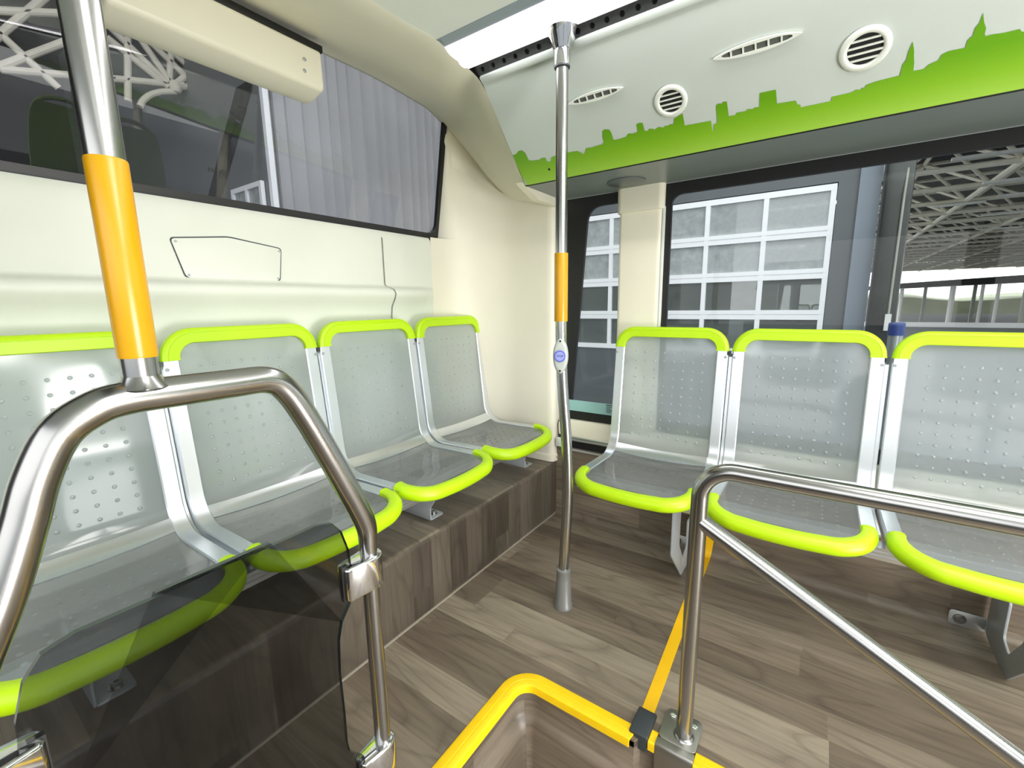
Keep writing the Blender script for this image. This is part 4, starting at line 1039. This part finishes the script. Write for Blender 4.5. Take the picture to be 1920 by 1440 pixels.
ring_frame(rr_o, rr_i, YZ(3.14), 0, .05).box((3.14, 6.46, 1.96), (3.19, 6.51, 2.56)).build('frame', M['wframe'], wf, smooth=False)
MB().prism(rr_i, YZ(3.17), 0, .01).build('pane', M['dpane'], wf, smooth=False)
# roof structure behind the rear window
rt = tag(empty('roof_truss', (2.2, 8, 4)), 'pale tubular roof truss beyond the rear window', 'truss')
tb = MB()
for a, b in TR: tb.tube([a, b], .042, 10)
tb.build('tubes', M['truss'], rt)
MB().tube(smooth_path(LOOP, 4), .040, 10).build('curved_tube', M['truss'], rt)
MB().lathe([(.0005, -.09), (.06, -.07), (.09, 0), (.06, .07), (.0005, .09)], Matrix.Translation((3.05, 7.98, 4.17)), 14).build('node', M['truss'], rt)
rs = MB().box((-14, 4.5, 6.4), (3.2, 20, 6.6)).box((-14, 14, GZ), (3.2, 14.2, 6.6)).box((-14, 4.5, GZ), (-13.8, 14, 6.6))
struct(rs.build('shed_roof_rear', M['roof'], smooth=False))
# ---- canopy hall to the right
tag(MB().box((7.15, -.74, GZ), (7.45, -.47, 7)).build('steel_column', M['darksteel'], bevel=.03), 'dark sheeted steel column at the end of the facade', 'column')
cdt = tag(MB().tube([(7.11, -.66, .75), (7.11, -.66, 2.2), (7.16, -.67, 2.5)], .012, 8).build('conduit', M['trussd']), 'thin pale conduit running down the dark steel column', 'conduit')
MB().box((7.09, -.69, .62), (7.14, -.63, .82)).build('junction_box', M['colw'], cdt, smooth=False)
rf = tag(empty('canopy_roof', (30, -8, 6)), 'huge dark canopy roof on a space frame of pale tubes', 'roof')
MB().box((8.2, -40, 6.15), (86, -.5, 6.3)).build('deck', M['roof'], rf, smooth=False)
sf = MB(); g = 3.1; x0_, y0_ = 9.6, -29.0; nx_, ny_ = 24, 10
zb_, zt_ = 4.75, 5.95
for i in range(nx_):
    for j in range(ny_):
        p = Vector((x0_ + g * i, y0_ + g * j, zb_)); c = p + Vector((g / 2, g / 2, zt_ - zb_))
        sf.tube([p, p + Vector((g, 0, 0))], .085, 6, caps=False); sf.tube([p, p + Vector((0, g, 0))], .085, 6, caps=False)
        if i < nx_ - 1: sf.tube([c, c + Vector((g, 0, 0))], .07, 6, caps=False)
        if j < ny_ - 1: sf.tube([c, c + Vector((0, g, 0))], .07, 6, caps=False)
        for dx in (0, g):
            for dy in (0, g): sf.tube([p + Vector((dx, dy, 0)), c], .06, 6, caps=False)
sf.build('space_frame', M['truss'], rf)
for i, (x, y) in enumerate(((17, -3.2), (21, -4.6), (25, -4.0), (29, -6.2), (24, -5.6), (35, -7.4))):
    tag(MB().box((x, y - .75, 4.58), (x + .12, y + .75, 4.66)).build('hanging_lamp', M['colw'], smooth=False), 'pale strip lamp hanging under the canopy roof', 'lamp', 'strip lamps under the canopy')
def shel(y): return 1.78 + .032 * (-3.0 - y)
cols_ = [(46, -4.9, .12, 'white round column beside the dark steel column, beyond the windows'), (46, -7.75, .16, 'stout white column under the canopy, above the third window seat'), (46, -9.3, .10, 'slim white column, third from the dark steel column'), (46, -10.1, .10, 'white column under the canopy, last but one before the right picture edge'), (46, -11.5, .2, 'thick grey column at the right picture edge')]
cols_ = [c_ + (shel(c_[1]) - .03,) for c_ in cols_]
for x, y, r_, lab, ht_ in cols_:
    tag(MB().lathe([(r_, GZ), (r_, ht_)], Matrix.Translation((x, y, 0)), 14).build('canopy_column', M['colw'] if r_ < .2 else M['trussd']), lab, 'column', 'columns under the canopy')
sh = tag(empty('low_shelter', (45, -14, GZ)), 'low dark flat roofed shelter far beyond the canopy columns', 'shelter')
MB().prism([(-3, shel(-3) + .002), (-3, shel(-3) + .30), (-26, shel(-26) + .75), (-26, shel(-26) + .002)], YZ(45), 0, 6).build('roof', M['roof'], sh, smooth=False)
for k in range(6): MB().box((50, -4 - 2.9 * k, GZ), (50.2, -3.8 - 2.9 * k, shel(-4 - 2.9 * k))).build('post', M['trussd'], sh, smooth=False)
tag(MB().box((42, -30, GZ), (42.1, 2, -.62)).build('barrier', M['wframe'], smooth=False), 'long white horizontal barrier line behind the columns', 'barrier')
rows = []
for i in range(40):
    y = -70 + 2.4 * i; h = 1.7 + .5 * math.sin(i * .5) + .3 * math.sin(i * 1.3); rows.append([(80, y, GZ), (82, y, h * .6), (92, y, h)])
tag(MB().grid(rows).build('hillside', M['hill']), 'pale green hillside beyond the depot', 'hill')
bl = tag(empty('bollard', (4.0, -.424, GZ)), 'grey bollard with a blue cap, outside between two window seats', 'bollard')
MB().lathe([(.042, GZ), (.042, .60), (.045, .60), (.045, .615), (.042, .615), (.042, .755)], Matrix.Translation((4.0, -.424, 0)), 20).build('post', M['canbody'], bl)
MB().lathe([(.046, .755), (.046, .835), (.040, .842), (.0005, .843)], Matrix.Translation((4.0, -.424, 0)), 20).build('cap', M['blue'], bl)

# ================================================================= LIGHT AND CAMERA
wd = bpy.data.worlds.new('overcast_sky'); SC.world = wd; wd.use_nodes = True
nt = wd.node_tree; bg = nt.nodes['Background']
tc = nt.nodes.new('ShaderNodeTexCoord'); sp = nt.nodes.new('ShaderNodeSeparateXYZ'); rp = nt.nodes.new('ShaderNodeValToRGB')
nt.links.new(tc.outputs['Generated'], sp.inputs[0]); nt.links.new(sp.outputs[2], rp.inputs[0])
rp.color_ramp.elements[0].position = 0; rp.color_ramp.elements[0].color = (1.0, 1.0, .985, 1)
rp.color_ramp.elements[1].position = .8; rp.color_ramp.elements[1].color = (.955, .975, 1.0, 1)
nt.links.new(rp.outputs[0], bg.inputs[0]); bg.inputs[1].default_value = WORLD
def area(name, loc, rot, sx, sy, power, col=(1, 1, 1)):
    l = bpy.data.lights.new(name, 'AREA'); l.shape = 'RECTANGLE'; l.size = sx; l.size_y = sy; l.energy = power; l.color = col
    o = bpy.data.objects.new(name, l); COL.objects.link(o); o.location = loc; o.rotation_euler = rot; return o
# lamp of the LED strip, then two added fill lamps out of view
area('strip_lamp', (1.12, -1.95, 1.715), (0, 0, 0), .10, 5.7, P_STRIP, (1, .97, .96))
area('aisle_fill_lamp', (.32, -2.0, 1.735), (0, 0, 0), .5, 3.6, P_AISLE, (1, .98, .95))  # added for broad, even light in the cabin
fl_ = area('floor_fill_lamp', (.2, -2.4, .05), (0, 0, 0), 1.0, 1.4, P_FILL, (1, .98, .95))  # added low behind the camera to brighten ceiling and arch undersides
fl_.rotation_euler = (Vector((.2, -2.4, .05)) - Vector((.75, 1.0, 1.75))).to_track_quat('Z', 'Y').to_euler()
cam = bpy.data.cameras.new('camera'); co = bpy.data.objects.new('camera', cam); COL.objects.link(co)
f_, pitch, roll, yaw = 829.510842, .177304390, -.0147479658, .608891825
Fv = Vector((math.cos(yaw) * math.cos(pitch), math.sin(yaw) * math.cos(pitch), -math.sin(pitch)))
rv = Vector((math.sin(yaw), -math.cos(yaw), 0)); uv = rv.cross(Fv)
r2 = rv * math.cos(roll) + uv * math.sin(roll); u2 = -rv * math.sin(roll) + uv * math.cos(roll)
mw = Matrix((r2, u2, -Fv)).transposed().to_4x4(); mw.translation = (0, 0, 1.0); co.matrix_world = mw
cam.sensor_width = 36; cam.sensor_fit = 'HORIZONTAL'; cam.lens = f_ / 1920 * 36; cam.clip_start = .02; cam.clip_end = 400
SC.camera = co
SC.view_settings.view_transform = 'Standard'; SC.view_settings.look = 'None'
SC.view_settings.exposure = EXPO; SC.view_settings.gamma = GAMMA
cy = SC.cycles
cy.use_denoising = True
cy.max_bounces = 10; cy.transparent_max_bounces = 24; cy.transmission_bounces = 10; cy.diffuse_bounces = 5; cy.glossy_bounces = 5
cy.sample_clamp_indirect = 4.0
cy.caustics_reflective = False
